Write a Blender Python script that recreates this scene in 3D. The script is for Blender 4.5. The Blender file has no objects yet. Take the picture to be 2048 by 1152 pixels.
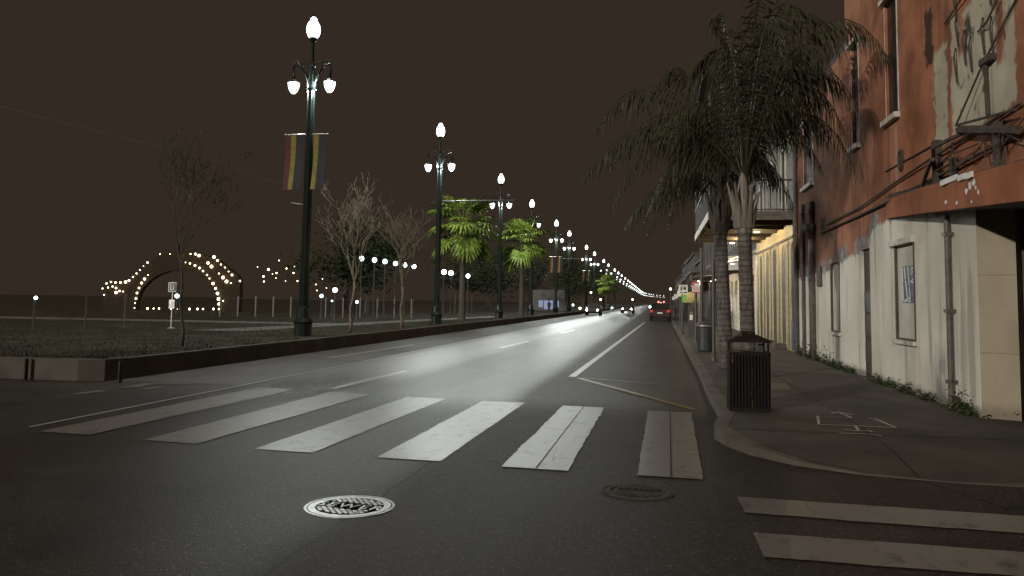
import bpy, math, random
from mathutils import Vector, Matrix
R = math.radians
random.seed(7)
scene = bpy.context.scene
col = scene.collection

# ------------------------------------------------------------------ mesh helpers
class MB:
    def __init__(s): s.v = []; s.f = []
    def add(s, vs, fs):
        n = len(s.v); s.v += [tuple(p) for p in vs]; s.f += [tuple(i + n for i in f) for f in fs]; return s
    def box(s, x0, x1, y0, y1, z0, z1):
        vs = [(x, y, z) for z in (z0, z1) for y in (y0, y1) for x in (x0, x1)]
        return s.add(vs, [(0, 2, 3, 1), (4, 5, 7, 6), (0, 1, 5, 4), (2, 6, 7, 3), (0, 4, 6, 2), (1, 3, 7, 5)])
    def quad(s, a, b, c, d): return s.add([a, b, c, d], [(0, 1, 2, 3)])
    def prism(s, pts, z0, z1):
        n = len(pts)
        return s.add([(x, y, z0) for x, y in pts] + [(x, y, z1) for x, y in pts],
                     [tuple(range(n - 1, -1, -1)), tuple(range(n, 2 * n))] + [(i, (i + 1) % n, n + (i + 1) % n, n + i) for i in range(n)])
    def loft(s, rings, caps=True):
        n = len(rings[0]); k = len(rings); vs = [p for r in rings for p in r]
        fs = [(j * n + i, j * n + (i + 1) % n, (j + 1) * n + (i + 1) % n, (j + 1) * n + i) for j in range(k - 1) for i in range(n)]
        if caps: fs += [tuple(range(n - 1, -1, -1)), tuple(range((k - 1) * n, k * n))]
        return s.add(vs, fs)
    def lathe(s, prof, n=16, c=(0, 0, 0)):
        return s.loft([[(c[0] + r * math.cos(2 * math.pi * i / n), c[1] + r * math.sin(2 * math.pi * i / n), c[2] + z) for i in range(n)] for r, z in prof])
    def tube(s, pts, rad, n=6, caps=True):
        pts = [Vector(p) for p in pts]
        rr = rad if isinstance(rad, (list, tuple)) else [rad] * len(pts)
        rings = []; up = Vector((0.31, 0.2, 0.93))
        for i, p in enumerate(pts):
            t = (pts[min(i + 1, len(pts) - 1)] - pts[max(i - 1, 0)])
            t = t.normalized() if t.length > 1e-9 else Vector((0, 0, 1))
            a = t.cross(up)
            if a.length < 0.05: a = t.cross(Vector((1, 0, 0)))
            a.normalize(); b = t.cross(a)
            rings.append([p + (a * math.cos(2 * math.pi * k / n) + b * math.sin(2 * math.pi * k / n)) * rr[i] for k in range(n)])
        return s.loft(rings, caps)
    def ball(s, c, r, n=8, k=6, sz=1.0):
        return s.lathe([(max(1e-4, r * math.sin(math.pi * j / k)), -r * sz * math.cos(math.pi * j / k)) for j in range(k + 1)], n, c)
    def build(s, name, mat, parent=None, smooth=False):
        me = bpy.data.meshes.new(name); me.from_pydata(s.v, [], s.f); me.validate(); me.update()
        if smooth: me.polygons.foreach_set('use_smooth', [True] * len(me.polygons))
        o = bpy.data.objects.new(name, me); me.materials.append(mat); col.objects.link(o)
        if parent: o.parent = parent
        return o

def tag(o, label=None, cat=None, group=None, kind=None):
    if label: o['label'] = label
    if cat: o['category'] = cat
    if group: o['group'] = group
    if kind: o['kind'] = kind
    return o
def thing(name, label, cat, loc=(0, 0, 0), group=None, rz=0):
    o = bpy.data.objects.new(name, None); col.objects.link(o); o.location = loc; o.rotation_euler = (0, 0, rz)
    return tag(o, label, cat, group)
def struct(name, mb, mat, smooth=False): return tag(mb.build(name, mat, None, smooth), kind='structure')
def dup(root, loc, label=None, group=None, rz=None):
    r = root.copy(); col.objects.link(r); r.location = loc
    if rz is not None: r.rotation_euler = (0, 0, rz)
    if label: r['label'] = label
    if group: r['group'] = group
    for ch in list(root.children):
        c = ch.copy(); col.objects.link(c); c.parent = r
        for g in list(ch.children):
            d = g.copy(); col.objects.link(d); d.parent = c
    return r

# ------------------------------------------------------------------ node expression helpers
class X:
    def __init__(s, nt, sock): s.nt = nt; s.k = sock
    def _m(s, op, *o):
        n = s.nt.nodes.new('ShaderNodeMath'); n.operation = op
        for i, a in enumerate((s,) + o):
            if isinstance(a, X): s.nt.links.new(a.k, n.inputs[i])
            else: n.inputs[i].default_value = a
        return X(s.nt, n.outputs[0])
    def __add__(s, o): return s._m('ADD', o)
    __radd__ = __add__
    def __sub__(s, o): return s._m('SUBTRACT', o)
    def __rsub__(s, o): return (s * -1.0) + o
    def __mul__(s, o): return s._m('MULTIPLY', o)
    __rmul__ = __mul__
    def __truediv__(s, o): return s._m('DIVIDE', o)
    def abs(s): return s._m('ABSOLUTE')
    def sin(s): return s._m('SINE')
    def fract(s): return s._m('FRACT')
    def min(s, o): return s._m('MINIMUM', o)
    def max(s, o): return s._m('MAXIMUM', o)
    def step(s, a, b):
        n = s.nt.nodes.new('ShaderNodeMapRange'); n.interpolation_type = 'SMOOTHSTEP'
        s.nt.links.new(s.k, n.inputs[0])
        if a < b: n.inputs[1].default_value, n.inputs[2].default_value, n.inputs[3].default_value, n.inputs[4].default_value = a, b, 0, 1
        else: n.inputs[1].default_value, n.inputs[2].default_value, n.inputs[3].default_value, n.inputs[4].default_value = b, a, 1, 0
        return X(s.nt, n.outputs[0])
class Mat:
    def __init__(s, name, rough=0.7, metal=0.0, spec=0.5):
        s.m = bpy.data.materials.new(name); s.m.use_nodes = True; s.nt = s.m.node_tree
        s.b = s.nt.nodes['Principled BSDF']; s.b.inputs['Roughness'].default_value = rough
        s.b.inputs['Metallic'].default_value = metal; s.b.inputs['Specular IOR Level'].default_value = spec
        s.tc = s.nt.nodes.new('ShaderNodeTexCoord')
    def xyz(s):
        n = s.nt.nodes.new('ShaderNodeSeparateXYZ'); s.nt.links.new(s.tc.outputs['Object'], n.inputs[0])
        return [X(s.nt, o) for o in n.outputs]
    def noise(s, scale, detail=4, stretch=None, rough=0.55, off=0.0, dist=0.0):
        n = s.nt.nodes.new('ShaderNodeTexNoise'); n.inputs['Scale'].default_value = scale
        n.inputs['Detail'].default_value = detail; n.inputs['Roughness'].default_value = rough; n.inputs['Distortion'].default_value = dist
        mp = s.nt.nodes.new('ShaderNodeMapping'); mp.inputs['Scale'].default_value = stretch or (1, 1, 1); mp.inputs['Location'].default_value = (off, off * 1.7, off * 0.6)
        s.nt.links.new(s.tc.outputs['Object'], mp.inputs[0]); s.nt.links.new(mp.outputs[0], n.inputs['Vector'])
        return X(s.nt, n.outputs[0])
    def vor(s, scale, feature='DISTANCE_TO_EDGE', stretch=(1, 1, 1)):
        n = s.nt.nodes.new('ShaderNodeTexVoronoi'); n.feature = feature; n.inputs['Scale'].default_value = scale
        mp = s.nt.nodes.new('ShaderNodeMapping'); mp.inputs['Scale'].default_value = stretch
        s.nt.links.new(s.tc.outputs['Object'], mp.inputs[0]); s.nt.links.new(mp.outputs[0], n.inputs['Vector'])
        return X(s.nt, n.outputs[0])
    def mix(s, f, a, b):
        n = s.nt.nodes.new('ShaderNodeMix'); n.data_type = 'RGBA'
        for i, v in ((0, f), (6, a), (7, b)):
            if isinstance(v, X): s.nt.links.new(v.k, n.inputs[i])
            elif i == 0: n.inputs[0].default_value = v
            else: n.inputs[i].default_value = (*v, 1)
        return X(s.nt, n.outputs[2])
    def base(s, c):
        if isinstance(c, X): s.nt.links.new(c.k, s.b.inputs['Base Color'])
        else: s.b.inputs['Base Color'].default_value = (*c, 1)
        return s
    def roughness(s, x): s.nt.links.new(x.k, s.b.inputs['Roughness']); return s
    def bump(s, h, strength=0.5, dist=0.02):
        n = s.nt.nodes.new('ShaderNodeBump'); n.inputs['Strength'].default_value = strength; n.inputs['Distance'].default_value = dist
        s.nt.links.new(h.k, n.inputs['Height']); s.nt.links.new(n.outputs[0], s.b.inputs['Normal']); return s
def simple(name, c, rough=0.7, metal=0.0, spec=0.5, var=0.35, scale=6.0, bump=0.0, stretch=None):
    m = Mat(name, rough, metal, spec); n = m.noise(scale, 5, stretch)
    m.base(m.mix(n.step(0.3, 0.7), tuple(k * (1 - var) for k in c), tuple(min(1, k * (1 + var * 0.6)) for k in c)))
    if bump: m.bump(m.noise(scale * 6, 3), bump, 0.01)
    return m.m
def emit(name, c, strength, sampled=True):
    m = bpy.data.materials.new(name); m.use_nodes = True; nt = m.node_tree; nt.nodes.remove(nt.nodes['Principled BSDF'])
    e = nt.nodes.new('ShaderNodeEmission'); e.inputs[0].default_value = (*c, 1); e.inputs[1].default_value = strength
    nt.links.new(e.outputs[0], nt.nodes['Material Output'].inputs[0])
    m.cycles.emission_sampling = 'FRONT' if sampled else 'NONE'
    return m

def frosted(name, c, strength):
    # frosted glass: half glows, half lets the lamp inside shine through
    m = emit(name, c, strength, False); nt = m.node_tree; e = nt.nodes['Emission']; t = nt.nodes.new('ShaderNodeBsdfTransparent'); x = nt.nodes.new('ShaderNodeMixShader')
    x.inputs[0].default_value = .5; nt.links.new(t.outputs[0], x.inputs[1]); nt.links.new(e.outputs[0], x.inputs[2]); nt.links.new(x.outputs[0], nt.nodes['Material Output'].inputs[0]); return m
def point(name, loc, watts, c, r_=.1):
    l = bpy.data.lights.new(name, 'POINT'); l.energy = watts; l.color = c; l.shadow_soft_size = r_
    o = bpy.data.objects.new(name, l); col.objects.link(o); o.location = loc; return o

# ------------------------------------------------------------------ camera (horizon, lens and tilt solved from the street's own lines)
H = 1.55; F = 1640.0; PX, PY = 1024.0, 470.0
Yc = Vector(((1313 - PX) / F, (607 - PY) / F, 1)).normalized()
P2 = Vector(((1313 + 1000 * math.cos(R(.85)) - PX) / F, (607 + 1000 * math.sin(R(.85)) - PY) / F, 1))
up = Yc.cross(P2).normalized()
if up.y > 0: up = -up
Xc = Yc.cross(up)
RW = Matrix((Xc, Yc, up))                                 # image axes -> world axes
cd = bpy.data.cameras.new('camera'); cam = bpy.data.objects.new('camera', cd); col.objects.link(cam)
rot = Matrix((RW @ Vector((1, 0, 0)), RW @ Vector((0, -1, 0)), RW @ Vector((0, 0, -1)))).transposed()
cam.matrix_world = Matrix.Translation((0, 0, H)) @ rot.to_4x4()
cd.sensor_width = 36; cd.lens = 36 * F / 2048; cd.shift_y = -(576 - PY) / 2048; cd.clip_end = 5000; cd.clip_start = 0.05
scene.camera = cam
scene.view_settings.view_transform = 'Standard'; scene.view_settings.look = 'None'
scene.view_settings.exposure = 0; scene.view_settings.gamma = 1
scene.cycles.sample_clamp_indirect = 1.0; scene.cycles.max_bounces = 5; scene.cycles.use_light_tree = True
scene.cycles.caustics_reflective = False; scene.cycles.caustics_refractive = False
scene.cycles.use_denoising = True; scene.cycles.denoiser = 'OPENIMAGEDENOISE'; scene.cycles.denoising_input_passes = 'RGB_ALBEDO_NORMAL'

# ------------------------------------------------------------------ night sky and the low light behind the camera
w = bpy.data.worlds.new('World'); scene.world = w; w.use_nodes = True
nt = w.node_tree; bg = nt.nodes['Background']
g = nt.nodes.new('ShaderNodeTexCoord'); sp = nt.nodes.new('ShaderNodeSeparateXYZ'); nt.links.new(g.outputs['Generated'], sp.inputs[0])
f = X(nt, sp.outputs[2]).step(0.58, 0.95)
mx = nt.nodes.new('ShaderNodeMix'); mx.data_type = 'RGBA'; nt.links.new(f.k, mx.inputs[0])
mx.inputs[6].default_value = (0.033, 0.0235, 0.0165, 1); mx.inputs[7].default_value = (0.50, 0.385, 0.29, 1)  # bright zenith added out of view as soft fill for dark surfaces
nt.links.new(mx.outputs[2], bg.inputs[0]); bg.inputs[1].default_value = 1.0
sd = bpy.data.lights.new('sun', 'SUN'); sd.energy = 2.0; sd.angle = R(1.2); sd.color = (1, .93, .82)
sun = bpy.data.objects.new('sun', sd); col.objects.link(sun)
az = Vector((-.52, -.86, 0)).normalized(); el = R(11)
sun.rotation_euler = Vector((az.x * math.cos(el), az.y * math.cos(el), math.sin(el))).to_track_quat('Z', 'Y').to_euler()

# ------------------------------------------------------------------ materials
def m_asphalt():
    m = Mat('asphalt', 0.5, 0, 0.25); x, y, z = m.xyz()
    big = m.noise(0.35, 4, (1, .25, 1)); mid = m.noise(2.2, 5); fine = m.noise(95, 2)
    c = m.mix(big.step(.35, .65), (.026, .0225, .019), (.042, .037, .031))
    c = m.mix(mid.step(.58, .75) * .5, c, (.034, .032, .029))
    c = m.mix(fine.step(.53, .66) * .8, c, (.12, .108, .094)); mid2 = m.noise(26, 3, off=6)
    c = m.mix(mid2.step(.54, .66) * .55, c, (.105, .095, .082)); c = m.mix(mid2.step(.46, .34) * .5, c, (.012, .011, .009))
    dots = m.vor(42, 'F1').step(.30, .16) * m.noise(21, 2, off=8).step(.50, .60)
    c = m.mix(dots * .85, c, (.30, .275, .24))
    c = m.mix(m.noise(.55, 5, off=12).step(.56, .70) * .55, c, (.014, .012, .010)); c = m.mix(m.noise(.8, 4, off=21).step(.60, .72) * .4, c, (.085, .078, .068))
    junction = y.step(13.6, 11.2)
    c = m.mix(junction * .45, c, (.014, .0125, .011))
    wob = m.noise(1.3, 3) - .5
    seam = ((x + 2.22 - y * .012 + wob * .12).abs()).step(.022, .006)
    cr = m.vor(.33).step(.006, .002) * m.noise(.25, 2, off=3).step(.52, .6)
    c = m.mix(seam.max(cr) * .85, c, (.012, .011, .010))
    m.base(c)
    band = (x + 6.1 + (big - .5) * .8).abs().step(1.5, .4) * y.step(13.0, 20.0)
    m.nt.links.new((band * 1.3 + .15 - junction * .07).k, m.b.inputs['Specular IOR Level'])
    trk = (x + 6.0).abs().step(.4, 1.5) * .10 - (x + 3.1).abs().step(.9, .2) * .02 + (x + 7.1).step(.15, -.15) * .12
    lane = (x + 2.2).step(-.25, .25)
    m.roughness(m.noise(.9, 4, (1, .25, 1)) * .10 + trk + lane * .14 + y.step(13.4, 10.5) * .10 + dots * -.08 + mid2 * .14 + band * .10 + .16)
    m.bump((m.noise(55, 3) * .8 + m.vor(120, 'F1') * .6 + mid2 * 1.1) * (1.0 - band * .3), .45, .007)
    return m.m
def m_concrete(name, c, rough=.75, joint=0):
    m = Mat(name, rough, 0, .35); x, y, z = m.xyz()
    n = m.noise(1.2, 6); f = m.noise(40, 3)
    k = m.mix(n.step(.3, .72), tuple(a * .62 for a in c), tuple(a * 1.15 for a in c))
    k = m.mix(f.step(.55, .75) * .4, k, tuple(a * 1.5 for a in c))
    k = m.mix(m.noise(.7, 4, off=5).step(.55, .72) * .6, k, tuple(a * .4 for a in c))
    if joint:
        wob = (m.noise(.9, 2) - .5) * .10
        j = (((y + wob) / joint).fract() - .5).abs().step(.476, .494)
        j2 = ((x - 2.35 + wob).abs()).step(.022, .008)
        k = m.mix(j.max(j2) * .9, k, tuple(a * .18 for a in c))
    m.base(k); m.bump(f + n * 2, .35, .008); return m.m
def m_paint(name, c, wear=.5):
    m = Mat(name, .38, 0, .5); n = m.noise(7, 6, (1, .5, 1)); f = m.noise(60, 3)
    k = m.mix(f.step(.5, .8) * .5, c, tuple(a * .55 for a in c))
    k = m.mix((n * .6 + f * .4).step(wear + .08, wear + .13), k, (.05, .046, .042))
    cr = m.vor(1.7).step(.010, .003) * m.noise(.8, 2).step(.5, .58)
    k = m.mix(cr, k, (.03, .028, .026))
    m.base(k); m.bump(m.noise(70, 3), .4, .004); return m.m
def m_wall():
    """orange render over white paint, grey filler between, bare plaster where the render has fallen off"""
    m = Mat('weathered_shaded_render', .85, 0, .25); x, y, z = m.xyz()
    n1 = m.noise(1.1, 6); n2 = m.noise(5, 6, off=2); strk = m.noise(2.2, 5, (1, 1.6, .12), off=4); fine = m.noise(45, 3); n3 = m.noise(.6, 3, off=9)
    orange = m.mix(n1.step(.3, .7), (.21, .082, .044), (.43, .185, .105))
    orange = m.mix(strk.step(.50, .68) * .6, orange, (.13, .07, .05)); orange = m.mix((n3 + (y - 19.0) * .045 + (n2 - .5) * .3).step(.42, .75) * .75, orange, (.105, .062, .044))  # browner towards the far end: palm shade painted into the orange
    orange = m.mix(n2.step(.62, .76) * .5, orange, (.42, .25, .16))
    orange = m.mix(fine.step(.55, .8) * .35, orange, (.22, .08, .035))
    plaster = m.mix(n1.step(.3, .7), (.36, .33, .25), (.50, .46, .36))
    plaster = m.mix(n2.step(.60, .68), plaster, (.20, .17, .12))
    plaster = m.mix(fine.step(.62, .8) * .4, plaster, (.13, .11, .09))
    white = m.mix(n3.step(.35, .65), (.56, .535, .46), (.70, .675, .60))
    white = m.mix(strk.step(.53, .66) * .65, white, (.26, .24, .205))
    white = m.mix(n2.step(.66, .75) * .4, white, (.42, .37, .29))
    grey = m.mix(n2.step(.4, .6), (.15, .155, .16), (.30, .31, .31))
    # fallen-render patches, edges broken by noise
    wy = y + (n2 - .5) * .5 + (strk - .5) * .25; wz = z + (n2 - .5) * .35 + (n1 - .5) * .5
    def rect(y0, y1, z0, z1, s=.05):
        return wy.step(y0 - s, y0 + s) * wy.step(y1 + s, y1 - s) * wz.step(z0 - s, z0 + s) * wz.step(z1 + s, z1 - s)
    pat = rect(12.50, 13.02, 3.95, 5.42).max(rect(10.2, 12.26, 3.86, 5.6)).max(rect(10.75, 11.45, 4.2, 6.0)).max(rect(10.2, 10.5, 4.3, 5.8))
    pat = pat * (1.0 - rect(10.5, 10.75, 4.55, 6.1)) * (1.0 - rect(11.75, 11.95, 5.0, 5.6))
    pat = pat.max(rect(20.6, 20.9, 2.9, 5.2) * .0)
    c = m.mix(pat, orange, plaster)
    hole = rect(13.05, 13.40, 5.35, 6.1).max(rect(11.55, 11.72, 4.95, 5.5)).max(rect(11.1, 11.2, 4.25, 4.4)).max(rect(21.2, 21.8, 3.3, 3.75))
    c = m.mix(hole * .9, c, (.028, .022, .018))
    # white ground storey
    zb = z + (n2 - .5) * .18 + (strk - .5) * .35
    lim = y.step(17.2, 16.6) * .42 + y.step(22, 17.5) * .30 - y.step(14.2, 12.4) * .22 + 2.36
    wh = (zb - lim).step(.04, -.04)
    gr = (zb - lim - .30 - (n1 - .5) * .5).step(.05, -.05) * m.noise(1.4, 3, (1, 1, .25), off=7).step(.42, .50)
    c = m.mix(gr, c, grey); c = m.mix(wh, c, white)
    drip = ((y - 15.05 + (n2 - .5) * .12).abs()).step(.10, .05) * z.step(4.85, 4.6) * z.step(3.3, 3.9)
    c = m.mix(drip * .7, c, (.40, .35, .30))
    smear = ((y - 13.05).abs()).step(.36, .1) * ((z - .55).abs()).step(.62, .15) * n1.step(.3, .6)
    c = m.mix(smear * .75, c, (.09, .09, .085))
    low = (z + (n2 - .5) * .25).step(.34, .2)
    c = m.mix(low * .8, c, (.13, .115, .10))
    m.base(c); m.bump(n2 * .8 + fine * .35 + pat * -.6 + wh * .3, .6, .02); return m.m
def m_fascia():
    m = Mat('orange_fascia_render', .85, 0, .25); n1 = m.noise(1.5, 6); n2 = m.noise(6, 6); st = m.noise(3, 5, (1, 1.6, .15)); f = m.noise(45, 3)
    c = m.mix(n1.step(.3, .7), (.25, .085, .04), (.36, .13, .06)); c = m.mix(st.step(.52, .72) * .6, c, (.13, .07, .045))
    c = m.mix(n2.step(.62, .75) * .5, c, (.34, .2, .13)); c = m.mix(f.step(.55, .8) * .35, c, (.18, .07, .03)); m.base(c); m.bump(n2 + f * .4, .5, .012); return m.m
def m_corner():
    m = Mat('tan_corner_paint', .85, 0, .25); x, y, z = m.xyz()
    n1 = m.noise(1.3, 6); n2 = m.noise(7, 6); f = m.noise(50, 3)
    c = m.mix(n1.step(.3, .7), (.25, .215, .155), (.33, .285, .21))
    c = m.mix(n2.step(.6, .75) * .6, c, (.24, .19, .13))
    c = m.mix(f.step(.55, .8) * .4, c, (.19, .16, .12))
    jl = ((z - .98).abs()).step(.010, .004).max(((z - 1.98).abs()).step(.010, .004))
    c = m.mix(jl * .5, c, (.14, .11, .08)); c = m.mix((z + (n2 - .5) * .3).step(.42, .2) * .7, c, (.16, .135, .10))
    m.base(c); m.bump(n2 + f * .4, .5, .012); return m.m
def m_boards(name, c, pitch=.2):
    m = Mat(name, .6, 0, .35); x, y, z = m.xyz()
    fr = (z / pitch).fract(); n = m.noise(3, 5, (1, 1, .3))
    k = m.mix(n.step(.3, .7), tuple(a * .78 for a in c), c)
    k = m.mix(fr.step(.10, .02) * .75, k, tuple(a * .25 for a in c))
    k = m.mix((z + (n - .5) * .3).step(.75, .5) * .45, k, (.25, .20, .10))
    m.base(k); m.bump(fr, .6, .03); return m.m
def m_trunk():
    m = Mat('palm_bark', .85, 0, .3); x, y, z = m.xyz()
    n = m.noise(9, 5, (1, 1, .4)); ring = ((z + (n - .5) * .10) * 8.5).fract()
    k = m.mix(n.step(.3, .7), (.060, .052, .046), (.150, .138, .125))
    k = m.mix(ring.step(.28, .05), k, (.05, .042, .036)); m.base(k); m.bump(ring + n, .8, .03); return m.m
def m_leaf(name, a, b, rough=.42):
    m = Mat(name, rough, 0, .14); n = m.noise(3.5, 3); m.base(m.mix(n.step(.35, .65), a, b)); return m.m
def m_rust():
    m = Mat('rusty_black_paint', .65, 0, .12); n = m.noise(5, 5, (3, 3, .25)); f = m.noise(30, 3)
    k = m.mix((n * .75 + f * .25).step(.60, .66), (.012, .010, .009), (.22, .08, .03)); m.base(k); return m.m

M = {}
M['asphalt'] = m_asphalt()
M['gutter'] = m_concrete('lane_concrete', (.060, .055, .048), .62, 4.0)
M['sidewalk'] = m_concrete('sidewalk_concrete', (.055, .047, .038), .85, 2.45)
M['kerb'] = m_concrete('kerb_stone', (.095, .083, .068), .8)
M['paint'] = m_paint('white_road_paint', (.135, .131, .120), .465)
M['lanepaint'] = m_paint('bright_lane_paint', (.36, .35, .33), .54)
M['yellow'] = m_paint('yellow_road_paint', (.23, .16, .035), .44)
M['chalk'] = m_paint('white_chalk_spray', (.42, .41, .39), .46)
M['soil'] = simple('lawn_soil', (.040, .038, .026), .97, var=.5, scale=.8, spec=.1)
M['path'] = m_concrete('path_paving', (.17, .165, .16), .5)
M['fascia'] = m_fascia(); M['wall'] = m_wall(); M['corner'] = m_corner()
M['render_brown'] = simple('dark_brown_render', (.10, .06, .04), .9)
M['yellow_wall'] = m_boards('yellow_weatherboard', (.56, .46, .235), .215)
M['siding'] = m_boards('olive_siding', (.11, .10, .065), .16)
m = Mat('white_stucco_painted_shade', .8); n = m.noise(2, 5); x, y, z = m.xyz(); m.base(m.mix(z.step(3.95, 4.05), m.mix(n.step(.3, .7), (.50, .47, .40), (.64, .60, .52)), (.075, .066, .055))); M['white_wall'] = m.m  # white stucco; the unlit upper storeys' shade is painted in as dark colour
M['dark_wall'] = simple('dark_stucco', (.070, .060, .050), .9, scale=1.5)
M['dark_wood'] = simple('dark_timber', (.060, .048, .038), .75, scale=4)
M['soffit'] = simple('timber_soffit', (.12, .095, .065), .75, scale=3)
M['trim'] = simple('white_trim_paint', (.52, .49, .43), .6, scale=5)
M['ochre'] = simple('ochre_shutter_paint', (.075, .052, .024), .6, scale=3)
M['blue'] = simple('blue_panel_paint', (.05, .07, .20), .6)
M['black_glass'] = simple('dark_window_glass', (.020, .017, .014), .25, spec=.3)
M['board'] = simple('painted_board', (.54, .51, .44), .8, scale=1.5, var=.15)
M['pipe'] = simple('dark_drainpipe', (.075, .062, .054), .5, scale=8)
M['steel'] = simple('galvanised_steel', (.30, .29, .28), .4, .6, scale=8)
M['iron'] = simple('black_iron', (.045, .040, .035), .5, scale=8)
M['rustiron'] = simple('rusted_iron', (.055, .038, .028), .7, scale=8)
M['green'] = simple('dark_green_post_paint', (.009, .015, .012), .30, scale=6, var=.2, spec=.3)
M['lamp'] = frosted('lamp_globe_glow', (.93, 1.0, .97), 7.0)
M['parklamp'] = emit('park_globe_glow', (.80, .95, 1.0), 8.0, False)
M['bulb'] = emit('warm_bulb_glow', (1.0, .80, .50), 9.0, False)
M['coolbulb'] = emit('cool_lamp_glow', (.65, .95, 1.0), 7.0, False)
M['warmlamp'] = emit('warm_soffit_lamp', (1.0, .80, .48), 6.0, False)
M['shoplamp'] = emit('shop_lamp', (1.0, .85, .62), 6.0, False)
M['shopglow'] = emit('lit_shop_window', (.55, .62, .95), .45, False)
M['shopwarm'] = emit('lit_shop_interior', (1.0, .82, .55), .9, False)
M['headlight'] = emit('headlight_glow', (1.0, .84, .60), 60.0, False)
M['tail'] = emit('taillight_glow', (1.0, .12, .10), .5, False)
M['redlens'] = emit('red_signal_glow', (1.0, .08, .06), 14.0, False)
M['greenlens'] = emit('green_signal_glow', (.25, 1.0, .85), 14.0, False)
M['bark'] = simple('grey_brown_bark', (.13, .10, .072), .9, scale=12)
M['bark_dark'] = simple('dark_bark', (.055, .048, .036), .9, scale=12)
M['palmbark'] = m_trunk()
M['boot'] = simple('pale_crownshaft', (.14, .12, .095), .6, scale=5, stretch=(3, 3, .5))
M['frond'] = m_leaf('queen_palm_leaf', (.026, .027, .015), (.042, .043, .023))
M['fan'] = m_leaf('fan_palm_leaf', (.055, .105, .016), (.20, .25, .045))
M['leafdark'] = m_leaf('dark_leaf', (.018, .024, .012), (.030, .042, .018), .7)
M['weed'] = m_leaf('weed_leaf', (.022, .034, .014), (.05, .065, .025), .7)
M['grass'] = m_leaf('grass_blade', (.022, .024, .014), (.036, .038, .020), .95)
M['rust'] = m_rust()
M['plastic'] = simple('dark_bin_plastic', (.035, .035, .033), .5)
M['signwhite'] = simple('white_sign_face', (.62, .62, .58), .5, var=.1)
M['signred'] = simple('red_sign_print', (.45, .045, .05), .5, var=.1)
M['signgreen'] = simple('green_sign_face', (.16, .42, .06), .5, var=.1)
M['signblack'] = simple('black_sign_print', (.03, .03, .03), .5, var=.1)
M['ban_red'] = simple('banner_red', (.075, .02, .014), .8, var=.2)
M['ban_yellow'] = simple('banner_yellow', (.18, .155, .025), .8, var=.2)
M['ban_navy'] = simple('banner_navy', (.016, .017, .027), .8, var=.2)
M['carpaint'] = simple('dark_red_car_paint', (.06, .015, .015), .25, spec=.6, var=.1)
M['carblack'] = simple('black_car_paint', (.025, .025, .027), .25, spec=.6, var=.1)
M['tyre'] = simple('tyre_rubber', (.02, .02, .02), .8)
M['post_bk'] = simple('poster_black', (.018, .017, .026), .5, var=.15)
M['post_wh'] = simple('poster_white', (.66, .68, .74), .5, var=.1)
M['post_pu'] = simple('poster_purple', (.20, .06, .25), .5, var=.2)
m = Mat('cast_iron', .34, .7, .4); n = m.noise(14, 4); m.base(m.mix(n.step(.35, .7), (.22, .22, .22), (.40, .40, .39))); m.roughness(n * .2 + .28); M['castiron'] = m.m
M['dull_iron'] = simple('dull_worn_iron', (.050, .043, .035), .8, scale=12, spec=.2)
M['castdark'] = simple('cast_iron_recess', (.022, .020, .018), .8)

# ------------------------------------------------------------------ ground, road, kerbs, markings
kx = [(-60, .84), (13.0, .82), (18, .90), (32, .98), (61, 1.16), (80, 1.35), (300, 3.6), (900, 9.0)]
def kerb_x(y):
    for (a, b), (c, d) in zip(kx, kx[1:]):
        if y <= c: return b + (d - b) * (y - a) / (c - a)
    return kx[-1][1]
struct('ground', MB().quad((-1500, -300, -.012), (1500, -300, -.012), (1500, 3000, -.012), (-1500, 3000, -.012)), M['soil'])
def strip(xl, xr, ys, z):
    b = MB()
    for a, c in zip(ys, ys[1:]): b.quad((xl(a), a, z), (xr(a), a, z), (xr(c), c, z), (xl(c), c, z))
    return b
ys = [-60, 0, 8, 14, 18, 24, 32, 45, 61, 80, 120, 200, 300, 600, 900]
rx = lambda y: 40 if y < 11.0 else kerb_x(y) + .02
struct('road', strip(lambda y: -40 if y < 13.4 else -9.8, lambda y: 40 if y < 11.0 else kerb_x(y) + .02, [-60, 0, 8, 10.99, 11.01, 13.39, 13.41] + ys[4:], 0), M['asphalt'])
struct('road_lane', strip(lambda y: -9.76, lambda y: -7.22, [13.6] + ys[4:], .004), M['gutter'])
# pale lane lines
def lane(name, xa, ya, xb, yb, wd, mat, z=.008):
    d = Vector((xb - xa, yb - ya, 0)).normalized(); n = Vector((-d.y, d.x, 0)) * wd / 2
    A = Vector((xa, ya, z)); B = Vector((xb, yb, z))
    b = MB(); k = max(1, int((B - A).length / 6))
    for i in range(k):
        p = A.lerp(B, i / k); q = A.lerp(B, (i + 1) / k); b.quad(p - n, p + n, q + n, q - n)
    return struct(name, b, mat)
lane('lane_line', -7.2, 8.6, -7.2, 90, .055, M['lanepaint'])
lane('lane_line', -8.45, 20.5, -8.25, 27.5, .08, M['lanepaint'])
lane('lane_line', -5.50, 13.55, -5.38, 17.4, .15, M['lanepaint'])
lane('lane_line', -5.1, 27.0, -4.95, 32.0, .15, M['lanepaint'])
lane('lane_line', -4.7, 41.0, -4.5, 46.0, .15, M['lanepaint'])
lane('lane_line', -1.73, 17.2, -.94, 67.7, .15, M['lanepaint'])
lane('lane_line', -.6, 86, 1.2, 240, .15, M['lanepaint'])
lane('yellow_line', -1.57, 16.95, .55, 12.5, .12, M['yellow'])
lane('yellow_line', -1.45, 17.0, .53, 15.95, .06, M['yellow'])
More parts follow.
